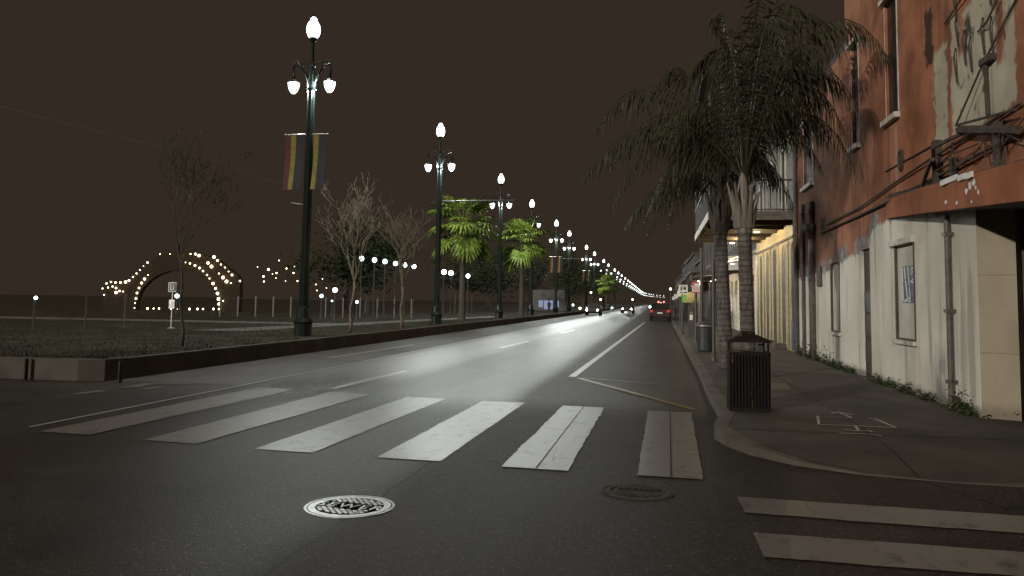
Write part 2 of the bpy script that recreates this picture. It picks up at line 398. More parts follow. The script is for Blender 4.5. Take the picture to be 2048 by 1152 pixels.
def ragged(A, B, D, C, n=90, amp=.0035):
    # a painted bar from edge A-B to edge C-D with slightly broken edges
    bb = MB(); rg = random.Random(int(A.x * 100)); L = (B - A).normalized(); T = (C - A).normalized(); pts = []; o = [0.0]
    for i in range(4 * n): o.append(o[-1] * .7 + rg.uniform(-amp, amp) * (4 if rg.random() < .05 else 1))
    row = []
    for i in range(n + 1):
        t = i / n; row.append((A.lerp(C, t) + L * o[i], B.lerp(D, t) + L * o[n + i]))
    for p, q in zip(row, row[1:]): bb.quad(p[0], p[1], q[1], q[0])
    return bb
near = [((-6.87, 8.35), (-6.19, 8.29)), ((-5.43, 8.15), (-4.77, 8.07)), ((-4.05, 7.96), (-3.40, 7.90)), ((-2.70, 7.84), (-2.05, 7.80)), ((-1.43, 7.70), (-.80, 7.66)), ((-.17, 7.62), (.41, 7.58))]
far = [((-6.76, 13.35), (-6.04, 13.25)), ((-5.33, 13.08), (-4.58, 12.92)), ((-3.92, 12.78), (-3.27, 12.68)), ((-2.65, 12.58), (-1.98, 12.56)), ((-1.38, 12.38), (-.76, 12.32)), ((-.12, 12.16), (.49, 12.12))]
for (a, b), (c, d) in zip(near, far):
    A, B, C, D = (Vector((*p, .008)) for p in (a, b, c, d)); struct('crosswalk_stripe', ragged(A, B, D, C), M['paint'])
for q in (((.65, 6.47), (6.5, 6.02), (7.2, 6.58), (.64, 6.98)), ((.65, 5.38), (5.8, 5.2), (6.2, 5.68), (.65, 5.93)), ((.66, 4.3), (5, 4.15), (5.2, 4.65), (.66, 4.82))):
    P0, P1, P2_, P3 = [Vector((x, y, .008)) for x, y in q]; struct('crosswalk_stripe', ragged(P0, P3, P2_, P1), M['paint'])
for i, (a, b) in enumerate((((-1.10, 7.68), (-1.06, 12.35)), ((.13, 7.60), (.19, 12.14)))):
    lane('stripe_joint', *a, *b, .014, M['asphalt'], .012)
b = MB()
b.add([(-8.9, 12.55, .008), (-8.62, 12.75, .008), (-8.7, 13.3, .008), (-8.1, 13.42, .008), (-8.12, 13.56, .008), (-8.95, 13.42, .008)], [(0, 1, 2, 5), (2, 3, 4, 5)])
b.quad((-9.05, 11.6, .008), (-8.85, 11.55, .008), (-8.75, 12.1, .008), (-8.95, 12.2, .008)); b.quad((-8.5, 12.55, .008), (-8.3, 12.5, .008), (-8.2, 12.85, .008), (-8.4, 12.9, .008))
struct('turn_arrow_marking', b, M['paint'])
lane('stop_line', -12.5, 11.2, -10.2, 11.35, .22, M['paint'])
# right sidewalk with its rounded, dropped corner
SW = .15
arc = [(.84, 11.6), (.80, 10.9), (.69, 10.3), (.66, 9.9), (.75, 9.45), (.95, 8.95), (1.32, 8.48), (1.85, 8.18), (2.6, 8.0), (7.0, 7.75), (40, 6.0)]
hts = [SW, SW, SW, .14, .125, .10, .05, .012, .008, .008, .008]
def polyline_kerb(b, line, wd, z1, z0=-.02):
    for (p, h0), (q, h1) in zip(zip(line, z1), list(zip(line, z1))[1:]):
        d = Vector((q[0] - p[0], q[1] - p[1], 0)).normalized(); n = Vector((-d.y, d.x, 0)) * wd
        P, Q = Vector((*p, 0)), Vector((*q, 0))
        b.add([P + Vector((0, 0, z0)), Q + Vector((0, 0, z0)), Q + Vector((0, 0, h1)), P + Vector((0, 0, h0)), P + n + Vector((0, 0, h0 + .003)), Q + n + Vector((0, 0, h1 + .003)), P + n + Vector((0, 0, z0)), Q + n + Vector((0, 0, z0))],
              [(0, 1, 2, 3), (3, 2, 5, 4), (4, 5, 7, 6)])
kl = [(kerb_x(y), y) for y in (900, 300, 200, 120, 80, 61, 45, 32, 24, 18, 14)]
b = MB(); polyline_kerb(b, kl + arc, .17, [SW] * len(kl) + hts); struct('kerb', b, M['kerb'])
b = MB()
prev = None
for (x, y), h in zip(kl + arc[:-1], [SW] * len(kl) + hts[:-1]):
    xr = 4.14 if y > 11.5 else 40
    cur = ((x + .16, y, h), (40 if y > 11.5 else 40, y, h if y > 9.5 else max(h, .02)))
    if prev: b.quad(cur[0], cur[1], prev[1], prev[0])
    prev = cur
struct('sidewalk', b, M['sidewalk'])
# utility cut and raised slab patches
struct('sidewalk_patch', MB().quad((1.02, 14.4, SW + .004), (2.2, 14.3, SW + .004), (2.3, 15.6, SW + .004), (1.05, 15.7, SW + .004)), M['gutter'])
# sprayed utility marks on the pavement
def stroke(b, pts, wd, z):
    for p, q in zip(pts, pts[1:]):
        d = Vector((q[0] - p[0], q[1] - p[1], 0)).normalized(); n = Vector((-d.y, d.x, 0)) * wd / 2; e = d * wd * .3
        P, Q = Vector((*p, z)) - e, Vector((*q, z)) + e; b.quad(P - n, P + n, Q + n, Q - n)
b = MB(); z = SW + .006
stroke(b, [(2.02, 11.1), (1.89, 10.32), (2.74, 10.31)], .03, z); stroke(b, [(1.98, 11.08), (2.40, 11.06)], .012, z); stroke(b, [(2.74, 10.31), (2.69, 11.02), (2.63, 11.04)], .032, z)
stroke(b, [(2.3, 10.33), (2.25, 9.95)], .03, z - .004); stroke(b, [(2.12, 10.02), (2.24, 9.93), (2.37, 10.0), (2.38, 9.92)], .032, z - .004)
stroke(b, [(2.42, 11.05), (2.36, 11.55)], .03, z); stroke(b, [(2.25, 11.42), (2.36, 11.58), (2.5, 11.35)], .03, z); stroke(b, [(2.0, 9.72), (2.3, 9.75), (2.42, 9.66)], .025, z - .006)
struct('pavement_spray_marking', b, M['chalk'])
# raised park lawn with its tall kerb
MZ = .38
pl = [(-9.78, 700), (-9.78, 300), (-9.78, 120), (-9.78, 60), (-9.75, 30), (-9.78, 14.2), (-9.95, 13.65), (-10.35, 13.45), (-14, 13.3), (-70, 13.0)]
b = MB(); polyline_kerb(b, [(x, y) for x, y in reversed(pl)], .18, [MZ] * len(pl), -.02); struct('kerb', b, m_concrete('dark_park_kerb', (.075, .065, .052), .85))
b = MB(); b.add([(x - (.17 if i < 7 else 0), y + (.17 if i >= 5 else 0), MZ) for i, (x, y) in enumerate(pl)] + [(-70, 700, MZ)], [tuple(range(len(pl) + 1))[::-1]])
struct('lawn', b, M['soil'])
b = MB()
for i in range(3):
    b.box(-13.2 + i * 1.9 - .012, -13.2 + i * 1.9 + .012, 13.29 + .0 - .012, 13.36, 0, MZ + .002)
struct('kerb_joint', b, M['castdark'])
struct('path', MB().quad((-16.0, 26.5, MZ + .006), (-14.2, 26.5, MZ + .006), (-11.3, 62, MZ + .006), (-12.6, 62, MZ + .006)).quad((-40, 34, MZ + .01), (-13.2, 35.0, MZ + .01), (-13.0, 37.2, MZ + .01), (-40, 37.5, MZ + .01)), M['path'])
b = MB()
for i in range(9000):
    y = 13.7 + random.random() ** 1.7 * 40; x = -10.0 - random.random() ** 1.4 * 22; h = random.uniform(.03, .09); a = random.uniform(0, 6.28); dx, dy = .012 * math.cos(a), .012 * math.sin(a)
    b.add([(x - dx, y - dy, MZ), (x + dx, y + dy, MZ), (x + random.uniform(-.04, .04), y + random.uniform(-.04, .04), MZ + h)], [(0, 1, 2)])
tag(b.build('grass', M['grass']), 'short rough grass over the raised park lawn', 'grass', kind='stuff')

# ------------------------------------------------------------------ manhole covers
def manhole(loc, rad, label, bright=True):
    t = thing('manhole_cover', label, 'manhole cover', loc)
    A = M['castiron'] if bright else M['dull_iron']
    rg = MB(); n = 48
    def ring(r0, r1, z):
        rg.loft([[(r * math.cos(2 * math.pi * i / n), r * math.sin(2 * math.pi * i / n), zz) for i in range(n)] for r, zz in ((r0, -.01), (r0, z), (r1, z), (r1, -.01))], False)
    ring(rad * .945, rad, .012); ring(rad * .76, rad * .915, .012)
    rg.build('rim', A, t)
    MB().lathe([(rad * .93, -.008), (rad * .93, .006), (1e-4, .006)], 40).build('plate', M['castdark'], t)
    gb = MB(); s = rad * .112; th = R(40)
    for i in range(-11, 12):
        for j in range(-11, 12):
            cx, cy = (i * math.cos(th) - j * math.sin(th)) * s, (i * math.sin(th) + j * math.cos(th)) * s
            if math.hypot(cx, cy) > rad * .69 or abs(cy) < rad * .27: continue
            k = s * .37; pts = [(cx + k * (a * math.cos(th) - c * math.sin(th)), cy + k * (a * math.sin(th) + c * math.cos(th))) for a, c in ((-1, -1), (1, -1), (1, 1), (-1, 1))]
            gb.prism(pts, .004, .0145)
    gb.build('tread_pattern', A, t)['kind'] = 'stuff'
    if bright:
        fc = bpy.data.curves.new('lettering', 'FONT'); fc.body = 'SEWER'; fc.size = rad * .47; fc.align_x = 'CENTER'; fc.align_y = 'CENTER'; fc.extrude = .003; fc.space_character = 1.12
        tmp = bpy.data.objects.new('lettering_curve', fc); col.objects.link(tmp); dg = bpy.context.evaluated_depsgraph_get()
        me = bpy.data.meshes.new_from_object(tmp.evaluated_get(dg)); bpy.data.objects.remove(tmp); me.name = 'lettering'; me.materials.clear(); me.materials.append(A)
        fo = bpy.data.objects.new('lettering', me); col.objects.link(fo); fo.parent = t; fo.location = (0, 0, .010)
    return t
manhole((-2.26, 5.98, -.006), .335, 'round cast iron sewer cover with SEWER lettering and shiny lattice').rotation_euler = (0, 0, R(-6))
manhole((-.15, 7.0, -.007), .30, 'dull dark manhole cover below the last crosswalk stripe', False)

# ------------------------------------------------------------------ triple globe street lamps
def lathe_fluted(b, prof, n=24, depth=.12):
    b.loft([[(r * (1 - depth * (i % 3 == 0)) * math.cos(2 * math.pi * i / n), r * (1 - depth * (i % 3 == 0)) * math.sin(2 * math.pi * i / n), z) for i in range(n)] for r, z in prof])
def make_lamp(label):
    t = thing('street_lamp', label, 'street lamp', (0, 0, 0), 'triple globe lamps along the park kerb')
    MB().lathe([(.34, 0), (.34, .12), (.27, .16), (.27, .75), (.31, .82), (.22, .95), (.20, 1.25), (.16, 1.32)], 12).build('pedestal', M['green'], t)
    b = MB(); lathe_fluted(b, [(.155, 1.3), (.135, 4.5), (.118, 8.15)]); b.build('post', M['green'], t)
    MB().lathe([(.125, 8.15), (.16, 8.2), (.125, 8.26), (.15, 8.42), (.10, 8.5), (.075, 8.9), (.11, 8.98), (.055, 9.1), (.045, 9.5), (.05, 9.72), (.11, 9.82), (.12, 9.88)], 12).build('capital', M['green'], t)
    b = MB()
    for s in (-1, 1):
        pts = [(s * .05, 0, 8.35), (s * .22, 0, 8.72), (s * .42, 0, 8.98), (s * .60, 0, 9.0), (s * .64, 0, 8.84), (s * .61, 0, 8.62)]
        b.tube(pts, [.045, .04, .036, .034, .034, .05], 7)
        b.tube([(s * .1, 0, 8.9), (s * .2, 0, 9.08), (s * .33, 0, 9.1), (s * .36, 0, 8.98), (s * .28, 0, 8.92)], .022, 6)
        b.tube([(s * .44, 0, 8.98), (s * .52, 0, 9.14), (s * .62, 0, 9.12), (s * .62, 0, 9.02)], .018, 6)
    b.build('crossarm', M['green'], t)
    for s in (-1, 1):
        c = (s * .61, 0, 0)
        gl = MB().lathe([(1e-3, 8.07), (.06, 8.085), (.12, 8.16), (.16, 8.26), (.176, 8.36), (.178, 8.42)], 12, c).build('globe', M['lamp'], t, True)
        MB().lathe([(.19, 8.415), (.18, 8.455), (.12, 8.51), (.06, 8.54), (.05, 8.64)], 12, c).build('globe_cap', M['green'], gl)
    gl = MB().lathe([(.13, 9.88), (.175, 9.94), (.215, 10.06), (.222, 10.17), (.20, 10.29), (.15, 10.39), (.10, 10.44), (.095, 10.47), (.11, 10.49), (.06, 10.55), (.03, 10.565)], 12).build('globe', M['lamp'], t, True)
    MB().lathe([(.04, 10.56), (.025, 10.60), (.035, 10.63), (.005, 10.68)], 8).build('finial', M['green'], gl)
    return t
LX, LZ = -10.85, MZ
lys = [24.2, 40.0, 56.6, 71.3, 89.4, 103, 128.9, 146, 171.7, 189.6, 218, 239.3, 262, 291.6]
while lys[-1] < 900: lys.append(lys[-1] + random.choice((17, 21, 25)) * (1 + lys[-1] / 1500))
labs = ['nearest triple globe lamp post, carrying two striped banners', 'triple globe lamp on green post just left of the lit fan palm', 'triple globe lamp standing between the two lit green fan palms',
        'triple globe lamp above the second lit fan palm, fourth in the row', 'triple globe lamp with a hanging banner, fifth in the row', 'triple globe lamp, sixth in the row, paired close behind the bannered one',
        'triple globe lamp with dim banner, seventh in the row', 'triple globe lamp, eighth in the row, just left of the far small fan palm']
lamp0 = make_lamp(labs[0]); lamp0.location = (LX, lys[0], LZ - .38)
for i, y in enumerate(lys[1:], 1):
    lab = labs[i] if i < len(labs) else ('ninth tenth eleventh twelfth'.split()[i - 8] + ' triple globe lamp in the row along the park kerb' if i < 12 else 'tiny distant triple globe lamp in the merging line of lights')
    xx = LX if y < 640 else LX + (y - 640) ** 2 * .00022
    dup(lamp0, (xx, y, LZ - .38), lab)
# the row goes on behind the camera, beyond the junction
dup(lamp0, (LX, -26.0, -.02), 'triple globe lamp standing across the junction behind the crosswalk')
LW = 1100.0; LC = (.93, 1.0, .97)
for y in [-26.0] + lys:
    xx = LX if y < 640 else LX + (y - 640) ** 2 * .00022
    if y < 160:
        for dx, zz in ((-.61, 8.27), (.61, 8.27), (0, 10.17)): point('globe_light', (xx + dx, y, zz), LW, LC, .13)
    else: point('globe_light', (xx, y, 10.17), LW * 3, LC, .13)
# banners
def banner(loc, label, w_=.55, h=1.75):
    t = thing('street_banner', label, 'banner', loc, 'striped banners on lamp posts')
    def cloth(n, x0, x1, m_):
        b = MB(); K = 8
        for k in range(K):
            a, c = k / K, (k + 1) / K
            wv = lambda s, x: .04 * math.sin(s * 4 + x * 3)
            b.quad((x0 - a * .06, wv(a, x0), -a * h), (x1 - a * .06, wv(a, x1), -a * h), (x1 - c * .06, wv(c, x1), -c * h), (x0 - c * .06, wv(c, x0), -c * h))
        o = b.build(n, m_, t); sm = o.modifiers.new('thick', 'SOLIDIFY'); sm.thickness = .006; return o
    cloth('red_stripe', -w_ / 2, -w_ * .17, M['ban_red']); cloth('yellow_stripe', -w_ * .17, w_ * .12, M['ban_yellow']); cloth('navy_stripe', w_ * .12, w_ / 2 + .06, M['ban_navy'])
    MB().tube([(-w_ / 2 - .05, 0, .015), (w_ / 2 + .1, 0, .015)], .018, 6).build('rod', M['steel'], t)
    return t
b0 = banner((LX - .50, 24.15, 6.72), 'striped red, yellow and navy banner left of the nearest lamp post')
dup(b0, (LX + .26, 24.15, 6.72), 'striped red, yellow and navy banner right of the nearest lamp post')
dup(b0, (LX - .40, 89.3, 6.5), 'far striped banner left of the fifth lamp post'); dup(b0, (LX + .40, 89.3, 6.5), 'far striped banner right of the fifth lamp post')
dup(b0, (LX - .40, 128.8, 6.5), 'dim far banner left of the seventh lamp post'); dup(b0, (LX + .40, 128.8, 6.5), 'dim far banner right of the seventh lamp post')
# tram wire brackets
def wire_bracket(y, L, zz, label):
    t = thing('wire_bracket', label, 'bracket', (LX, y, 0), 'tram wire brackets on lamp posts')
    MB().tube([(.16, 0, zz), (L, 0, zz + .02)], .035, 6).build('arm', M['iron'], t)
    MB().tube([(.16, 0, zz - .75), (L * .55, 0, zz)], .02, 6).build('brace', M['iron'], t)
wire_bracket(40.0, 3.9, 6.55, 'long iron wire bracket reaching right from the second lamp post'); wire_bracket(89.4, 3.6, 6.3, 'small far wire bracket on the fifth lamp post')
t = thing('wire_bracket', 'short pale stub bracket on left of the nearest lamp post', 'bracket', (LX, 24.2, 0), 'tram wire brackets on lamp posts')
MB().tube([(-.14, 0, 4.5), (-.55, 0, 4.56)], .02, 6).build('arm', M['steel'], t)
tag(MB().tube([(LX - .15, 24.2, 4.95), (-12.2, 24.0, 5.30), (-13.3, 23.5, 5.72), (-24, 21.0, 8.3)], .004, 5).build('guy_wire', M['pipe']), 'thin pale wire slanting up left from the nearest lamp post', 'wire')

# ------------------------------------------------------------------ trees
def bare_tree(name, label, base, fork_z, spread, height, r0, seed, mat, lean=(0, 0), limbs=5, dens=3, group='bare young trees on the lawn'):
    rnd = random.Random(seed); t = thing(name, label, 'tree', base, group)
    tr = MB(); fk = Vector((lean[0], lean[1], fork_z)); k = 6
    pts = [Vector((lean[0] * (s / k) ** 1.6 + .04 * math.sin(s * 1.7), lean[1] * s / k, fork_z * s / k)) for s in range(k + 1)]; pts[-1] = fk
    tr.tube(pts, [r0 * (1.35 if s == 0 else 1.05 - .3 * s / k) for s in range(k + 1)], 8); tr.build('trunk', mat, t, True)
    cr = MB()
    def br(p, d, L, r, dep):
        d = d.normalized(); q = p; pts = [p]; n = 4
        for i in range(n):
            d = (d + Vector((rnd.uniform(-.22, .22), rnd.uniform(-.22, .22), rnd.uniform(-.05, .20)))).normalized(); q = q + d * L / n; pts.append(q)
        cr.tube(pts, [max(.0055, r * (1 - .14 * i)) for i in range(n + 1)], 4 if dep > 1 else 6, False)
        if dep >= 4: return
        for i in range(dens if dep < 3 else 2):
            s = rnd.choice((2, 3, 4, 4)); a = rnd.uniform(0, 6.28)
            side = Vector((math.cos(a), math.sin(a), rnd.uniform(-.15, .65)))
            br(pts[s], d * .75 + side * rnd.uniform(.5, .9), L * rnd.uniform(.5, .72), max(.006, r * .55), dep + 1)
    for i in range(limbs):
        a = 6.28 * i / limbs + rnd.uniform(-.3, .3)
        br(fk, Vector((math.cos(a) * spread, math.sin(a) * spread, height)), (height - 0) * rnd.uniform(.40, .52), r0 * .5, 0)
    cr.build('crown', mat, t)
    return t
bare_tree('bare_tree', 'leafless young tree with leaning trunk right of the nearest lamp post', (-10.55, 27.4, MZ), 1.75, .75, 3.4, .055, 3, M['bark'], (.12, 0), 6, 3)
bare_tree('bare_tree', 'leafless young tree with straight pale trunk forking below the globe lamps', (-10.15, 32.0, MZ), 1.7, .65, 3.3, .065, 11, M['bark'], (.02, 0), 5, 3)
bare_tree('bare_tree', 'large dim leafless tree with thin pale trunk before the light arch', (-11.0, 17.8, MZ), 2.1, .75, 2.7, .035, 23, M['bark_dark'], (-.15, 0), 6, 3)

def fan_palm(label, base, hc, rad, seed, nleaf=38, group='lit fan palms along the park kerb'):
    rnd = random.Random(seed); t = thing('fan_palm', label, 'palm tree', base, group)
    MB().lathe([(.24, 0), (.19, .5), (.17, hc * .5), (.18, hc - .5), (.24, hc - .1), (.12, hc + .1)], 10).build('trunk', M['bark_dark'], t)
    cr = MB(); c = Vector((0, 0, hc))
    for i in range(nleaf):
        a = rnd.uniform(0, 6.28); e = rnd.uniform(-.9, 1.25)
        d = Vector((math.cos(a) * math.cos(e), math.sin(a) * math.cos(e), math.sin(e)))
        L = rad * rnd.uniform(.42, .60); hub = c + d * L + Vector((0, 0, -.10 * L))
        cr.tube([c, c + d * L * .5 + Vector((0, 0, .05)), hub], [.02, .016, .012], 4, False)
        f = (d + Vector((0, 0, -.35))).normalized(); sd_ = f.cross(Vector((0, 0, 1)))
        if sd_.length < .1: sd_ = Vector((1, 0, 0))
        sd_.normalize(); nn = sd_.cross(f); S = rad * rnd.uniform(.36, .50); K = 17
        for k in range(K):
            th = (k / (K - 1) - .5) * R(230); dr = (f * math.cos(th) + sd_ * math.sin(th))
            sp_ = (-f * math.sin(th) + sd_ * math.cos(th)) * S * .062
            ln = S * (1 - .28 * abs(th) / 2); mid = hub + dr * ln * .62 + nn * (.03 * (k % 2)); tip = hub + dr * ln + Vector((0, 0, -.22 * ln * rnd.uniform(.5, 1.4)))
            cr.add([hub, mid - sp_, tip, mid + sp_ + nn * .02], [(0, 1, 2, 3)])
    cr.build('crown', M['fan'], t); return t
fan_palm('tall fan palm with bright green crown right of the second lamp post', (-11.35, 47.5, MZ), 5.75, 2.75, 5, 46)
fan_palm('fan palm with half shaded crown behind the third lamp post', (-10.15, 62, MZ), 5.75, 2.6, 8, 42)
fan_palm('small far fan palm lit yellow green under the distant lamps', (-8.9, 150, MZ), 4.6, 2.6, 12, 30)

def queen_palm(label, base, ztop, r, fronds, seed, lean=(0, 0), group='feather palms on the sidewalk'):
    rnd = random.Random(seed); t = thing('feather_palm', label, 'palm tree', base, group)
    tr = MB(); K = 60; prof = []
    tr.tube([(lean[0] * k / K, lean[1] * k / K, ztop * k / K) for k in range(K + 1)], [r * ((1.25 if k < 3 else 1.0) + (.055 if k % 2 else 0) - .08 * k / K) for k in range(K + 1)], 14); tr.build('trunk', M['palmbark'], t)
    top = Vector((lean[0], lean[1], ztop))
    bt = MB()
    bt.tube([top, top + Vector((0, 0, .25)), top + Vector((-.02, 0, .75)), top + Vector((-.02, 0, 1.15))], [r * 1.1, r * 1.28, r * .95, r * .4], 10)
    for i in range(11):
        a = 6.28 * i / 11 + rnd.uniform(-.2, .2); d = Vector((math.cos(a), math.sin(a), 0)); h = rnd.uniform(.5, .95)
        bt.tube([top + d * r * .9 + Vector((0, 0, .1)), top + d * r * 1.35 + Vector((0, 0, .45)), top + d * (r * 1.6 + .12 * rnd.random()) + Vector((0, 0, .45 + h * .6))], [.075, .05, .012], 6)
    bt.build('crownshaft', M['boot'] if seed == 4 else M['bark_dark'], t)
    cr = MB(); c0 = top + Vector((0, 0, 1.0))
    for fx, fy, fz, cz in fronds:
        tip = Vector((fx, fy, fz)); ctl = Vector((tip.x * .55, tip.y * .55, cz)); n = 46
        P = lambda s: c0 * (1 - s) ** 2 + ctl * 2 * s * (1 - s) + tip * s * s
        cr.tube([P(k / 10) for k in range(11)], [.028 * (1 - .8 * k / 10) for k in range(11)], 4, False)
        for k in range(5, n):
            s = k / (n - 1); p = P(s); tg = (P(min(1, s + .02)) - P(max(0, s - .02))).normalized()
            sdv = tg.cross(Vector((0, 0, 1)))
            if sdv.length < .1: sdv = Vector((1, 0, 0))
            sdv.normalize(); L = .78 * (math.sin(math.pi * min(.97, s * .86 + .10)) ** .6) * rnd.uniform(.75, 1.1)
            for sg in (-1, 1):
                dd = (sdv * sg * rnd.uniform(.3, .75) + tg * .45 + Vector((0, 0, -rnd.uniform(.45, 1.0)))).normalized()
                m1 = p + dd * L * .5; tipl = p + dd * L * .8 + Vector((rnd.uniform(-.05, .05), rnd.uniform(-.05, .05), -.42 * L)); wv = tg * .017
                cr.add([p - wv * .6, m1 - wv, tipl, m1 + wv, p + wv * .6], [(0, 1, 2, 3, 4)])
    cr.build('crown', M['frond'], t); return t
rnd = random.Random(2)
fr = [(-3.1, .1, 3.9, 5.9), (-2.5, -.5, 3.3, 5.9), (-1.95, .3, 3.0, 5.6), (-1.5, -.6, 4.2, 6.4), (-1.2, .5, 5.2, 8.0), (-2.6, 1.0, 4.3, 6.4), (1.9, -.6, 4.9, 7.2), (2.0, .4, 4.3, 7.2), (1.6, 1.4, 5.3, 7.6), (.4, -2.3, 5.4, 8.0), (.5, 2.3, 5.0, 7.4),
      (-.8, -1.8, 4.9, 7.8), (.9, -1.5, 5.9, 8.6), (-.3, 1.9, 6.2, 8.4), (1.2, -2.0, 5.2, 7.2), (-.6, .2, 6.9, 8.0), (.3, -.7, 7.2, 8.2), (2.2, 1.0, 4.0, 6.4), (1.3, 2.2, 4.6, 7), (-2.9, .6, 5.0, 7.0), (2.3, -1.2, 5.6, 8.2), (1.9, .9, 6.4, 8.8), (.9, 2.4, 6.2, 8.6)]
queen_palm('feather palm with ringed grey trunk right behind the near litter bin', (1.70, 16.0, SW), 2.75, .135, fr, 4, (-.06, 0))
fr2 = [(-2.2, .3, 3.2, 5.0), (-1.7, -1.0, 2.9, 5.0), (-1.2, 1.2, 3.4, 5.6), (1.5, .3, 3.6, 5.6), (.8, -1.7, 3.8, 5.8), (.3, 2.0, 3.6, 5.4), (-.4, -1.9, 4.4, 6.2), (1.3, 1.3, 4.2, 6.0), (-.9, .3, 4.9, 6.4), (2.3, .9, 5.4, 7.8), (2.2, -.6, 6.0, 8.4), (1.6, 1.9, 5.2, 7.4), (.2, .5, 7.6, 8.6), (1.2, -.2, 7.0, 9.2), (.6, 1.6, 6.6, 8.8), (-1.6, -.3, 6.0, 8.2), (2.1, .2, 4.4, 6.8), (1.9, -1.5, 4.6, 7.0), (.7, -.9, 7.2, 8.8), (1.8, 1.2, 6.8, 9.2)]
queen_palm('second feather palm with a darker trunk, left of the ringed grey one', (1.52, 18.7, SW), 2.95, .15, fr2, 9, (-.12, .1))

def leafy(name, label, base, trunk_h, rx_, rz_, n, seed, leaf=.16, group='dark trees across the park', mat='leafdark'):
    rnd = random.Random(seed); t = thing(name, label, 'tree', base, group); tr = MB()
    tr.tube([(0, 0, 0), (.05, 0, trunk_h * .6), (0, .05, trunk_h + rz_ * .6)], [rx_ * .07 + .03, rx_ * .05 + .02, .02], 7)
    cs = []
    for i in range(9):
        a = rnd.uniform(0, 6.28); q = Vector((math.cos(a) * rx_ * rnd.uniform(.3, .8), math.sin(a) * rx_ * rnd.uniform(.3, .8), trunk_h + rz_ * rnd.uniform(.2, 1.5))); cs.append(q)
        tr.tube([(0, 0, trunk_h * .8), q * .5 + Vector((0, 0, trunk_h * .45)), q], [.05, .035, .012], 5)
    tr.build('trunk', M['bark_dark'], t); cr = MB()
    for i in range(n):
        c = rnd.choice(cs); p = c + Vector((rnd.gauss(0, rx_ * .26), rnd.gauss(0, rx_ * .26), rnd.gauss(0, rz_ * .24)))
        u = Vector((rnd.gauss(0, 1), rnd.gauss(0, 1), rnd.gauss(0, .6))).normalized() * leaf; v = u.cross(Vector((rnd.gauss(0, 1), rnd.gauss(0, 1), rnd.gauss(0, 1)))).normalized() * leaf * .45
        cr.add([p - u, p + v, p + u, p - v], [(0, 1, 2, 3)])
    cr.build('crown', M[mat], t); return t
for i, (x, y, h, r_, zz, lb) in enumerate([(-29, 74, 2.5, 5, 3.5, 'dark leafy tree rising behind the light arch'), (-24, 66, 2.0, 3.2, 2.4, 'dark rounded tree hung with fairy lights right of the arch'),
        (-19.5, 95, 2.5, 5, 3.5, 'dark tall tree behind the six globe lamps'), (-15.2, 118, 2.5, 4.5, 3.5, 'dark leafy tree standing left of the lit shop window'), (-17.6, 71, 2.2, 1.3, 1.1, 'small leafy tree lit green by two globe lamps'), (-16.2, 71.5, 2.2, .9, .8, 'tiny leafy tree lit green beside one globe lamp'),
        (-14.5, 165, 2.5, 5, 3.4, 'dark distant tree right of the lit shop window'), (-13.5, 215, 2.5, 5, 3.4, 'dark distant tree above the oncoming headlights')]):
    leafy('leafy_tree', lb, (x, y, MZ), h, r_, zz, 2600 if r_ > 2 else 900, 40 + i, .22 if r_ > 2 else .12)

# ------------------------------------------------------------------ park: light arch, globe lamps, posts, signs
t = thing('light_arch', 'dark arched pavilion front outlined with warm string bulbs', 'arch', (0, 0, 0))
AY = 60.0
def arcpts(c, rx1, rz1, n): return [(c[0] + rx1 * math.cos(math.pi * k / n), c[1] + rz1 * math.sin(math.pi * k / n)) for k in range(n + 1)]
outer = [(-44.2, .4), (-44.2, 2.2), (-42, 2.75), (-40.3, 4.2), (-39.3, 5.0), (-35.8, 4.95), (-34.4, 4.55), (-32.3, 3.1), (-32.3, .4)]
inner = arcpts((-37.6, .6), 3.7, 3.05, 12)[::-1]
b = MB()
ring1 = [(-41.3, .38)] + [(x, z) for x, z in inner] + [(-33.9, .38)]
# face built as quads between opening and outline
N = 24
def sample(pl, n):
    L = [0]
    for p, q in zip(pl, pl[1:]): L.append(L[-1] + math.hypot(q[0] - p[0], q[1] - p[1]))
    out = []
    for k in range(n + 1):
        d = L[-1] * k / n; i = max(j for j in range(len(L)) if L[j] <= d + 1e-9); i = min(i, len(pl) - 2)
        s = (d - L[i]) / (L[i + 1] - L[i]); out.append((pl[i][0] + (pl[i + 1][0] - pl[i][0]) * s, pl[i][1] + (pl[i + 1][1] - pl[i][1]) * s))
    return out
so, si = sample(outer, N), sample(ring1, N)
for k in range(N):
    b.quad((so[k][0], AY, so[k][1]), (si[k][0], AY, si[k][1]), (si[k + 1][0], AY, si[k + 1][1]), (so[k + 1][0], AY, so[k + 1][1]))
    b.quad((so[k][0], AY, so[k][1]), (so[k + 1][0], AY, so[k + 1][1]), (so[k + 1][0], AY + .5, so[k + 1][1]), (so[k][0], AY + .5, so[k][1]))
    b.quad((si[k][0], AY, si[k][1]), (si[k][0], AY + .5, si[k][1]), (si[k + 1][0], AY + .5, si[k + 1][1]), (si[k + 1][0], AY, si[k + 1][1]))
b.build('frame', simple('matt_black_timber', (.042, .032, .023), .95, spec=.03), t)
bulb0 = MB().ball((0, 0, 0), .065, 8, 6).build('bulb', M['bulb'], t)
first = True
def bulb(x, z, s=1.0, y=AY - .12):
    global first
    if first: o = bulb0; first = False
    else: o = bulb0.copy(); col.objects.link(o); o.parent = t
    o.location = (x, y, z); o.scale = (s, s, s)
rb = random.Random(5)
def px2(px_, py_, Y=AY - .12):
    d = RW @ Vector(((px_ - PX) / F, (py_ - PY) / F, 1)); k = Y / d.y; return d.x * k, H + d.z * k
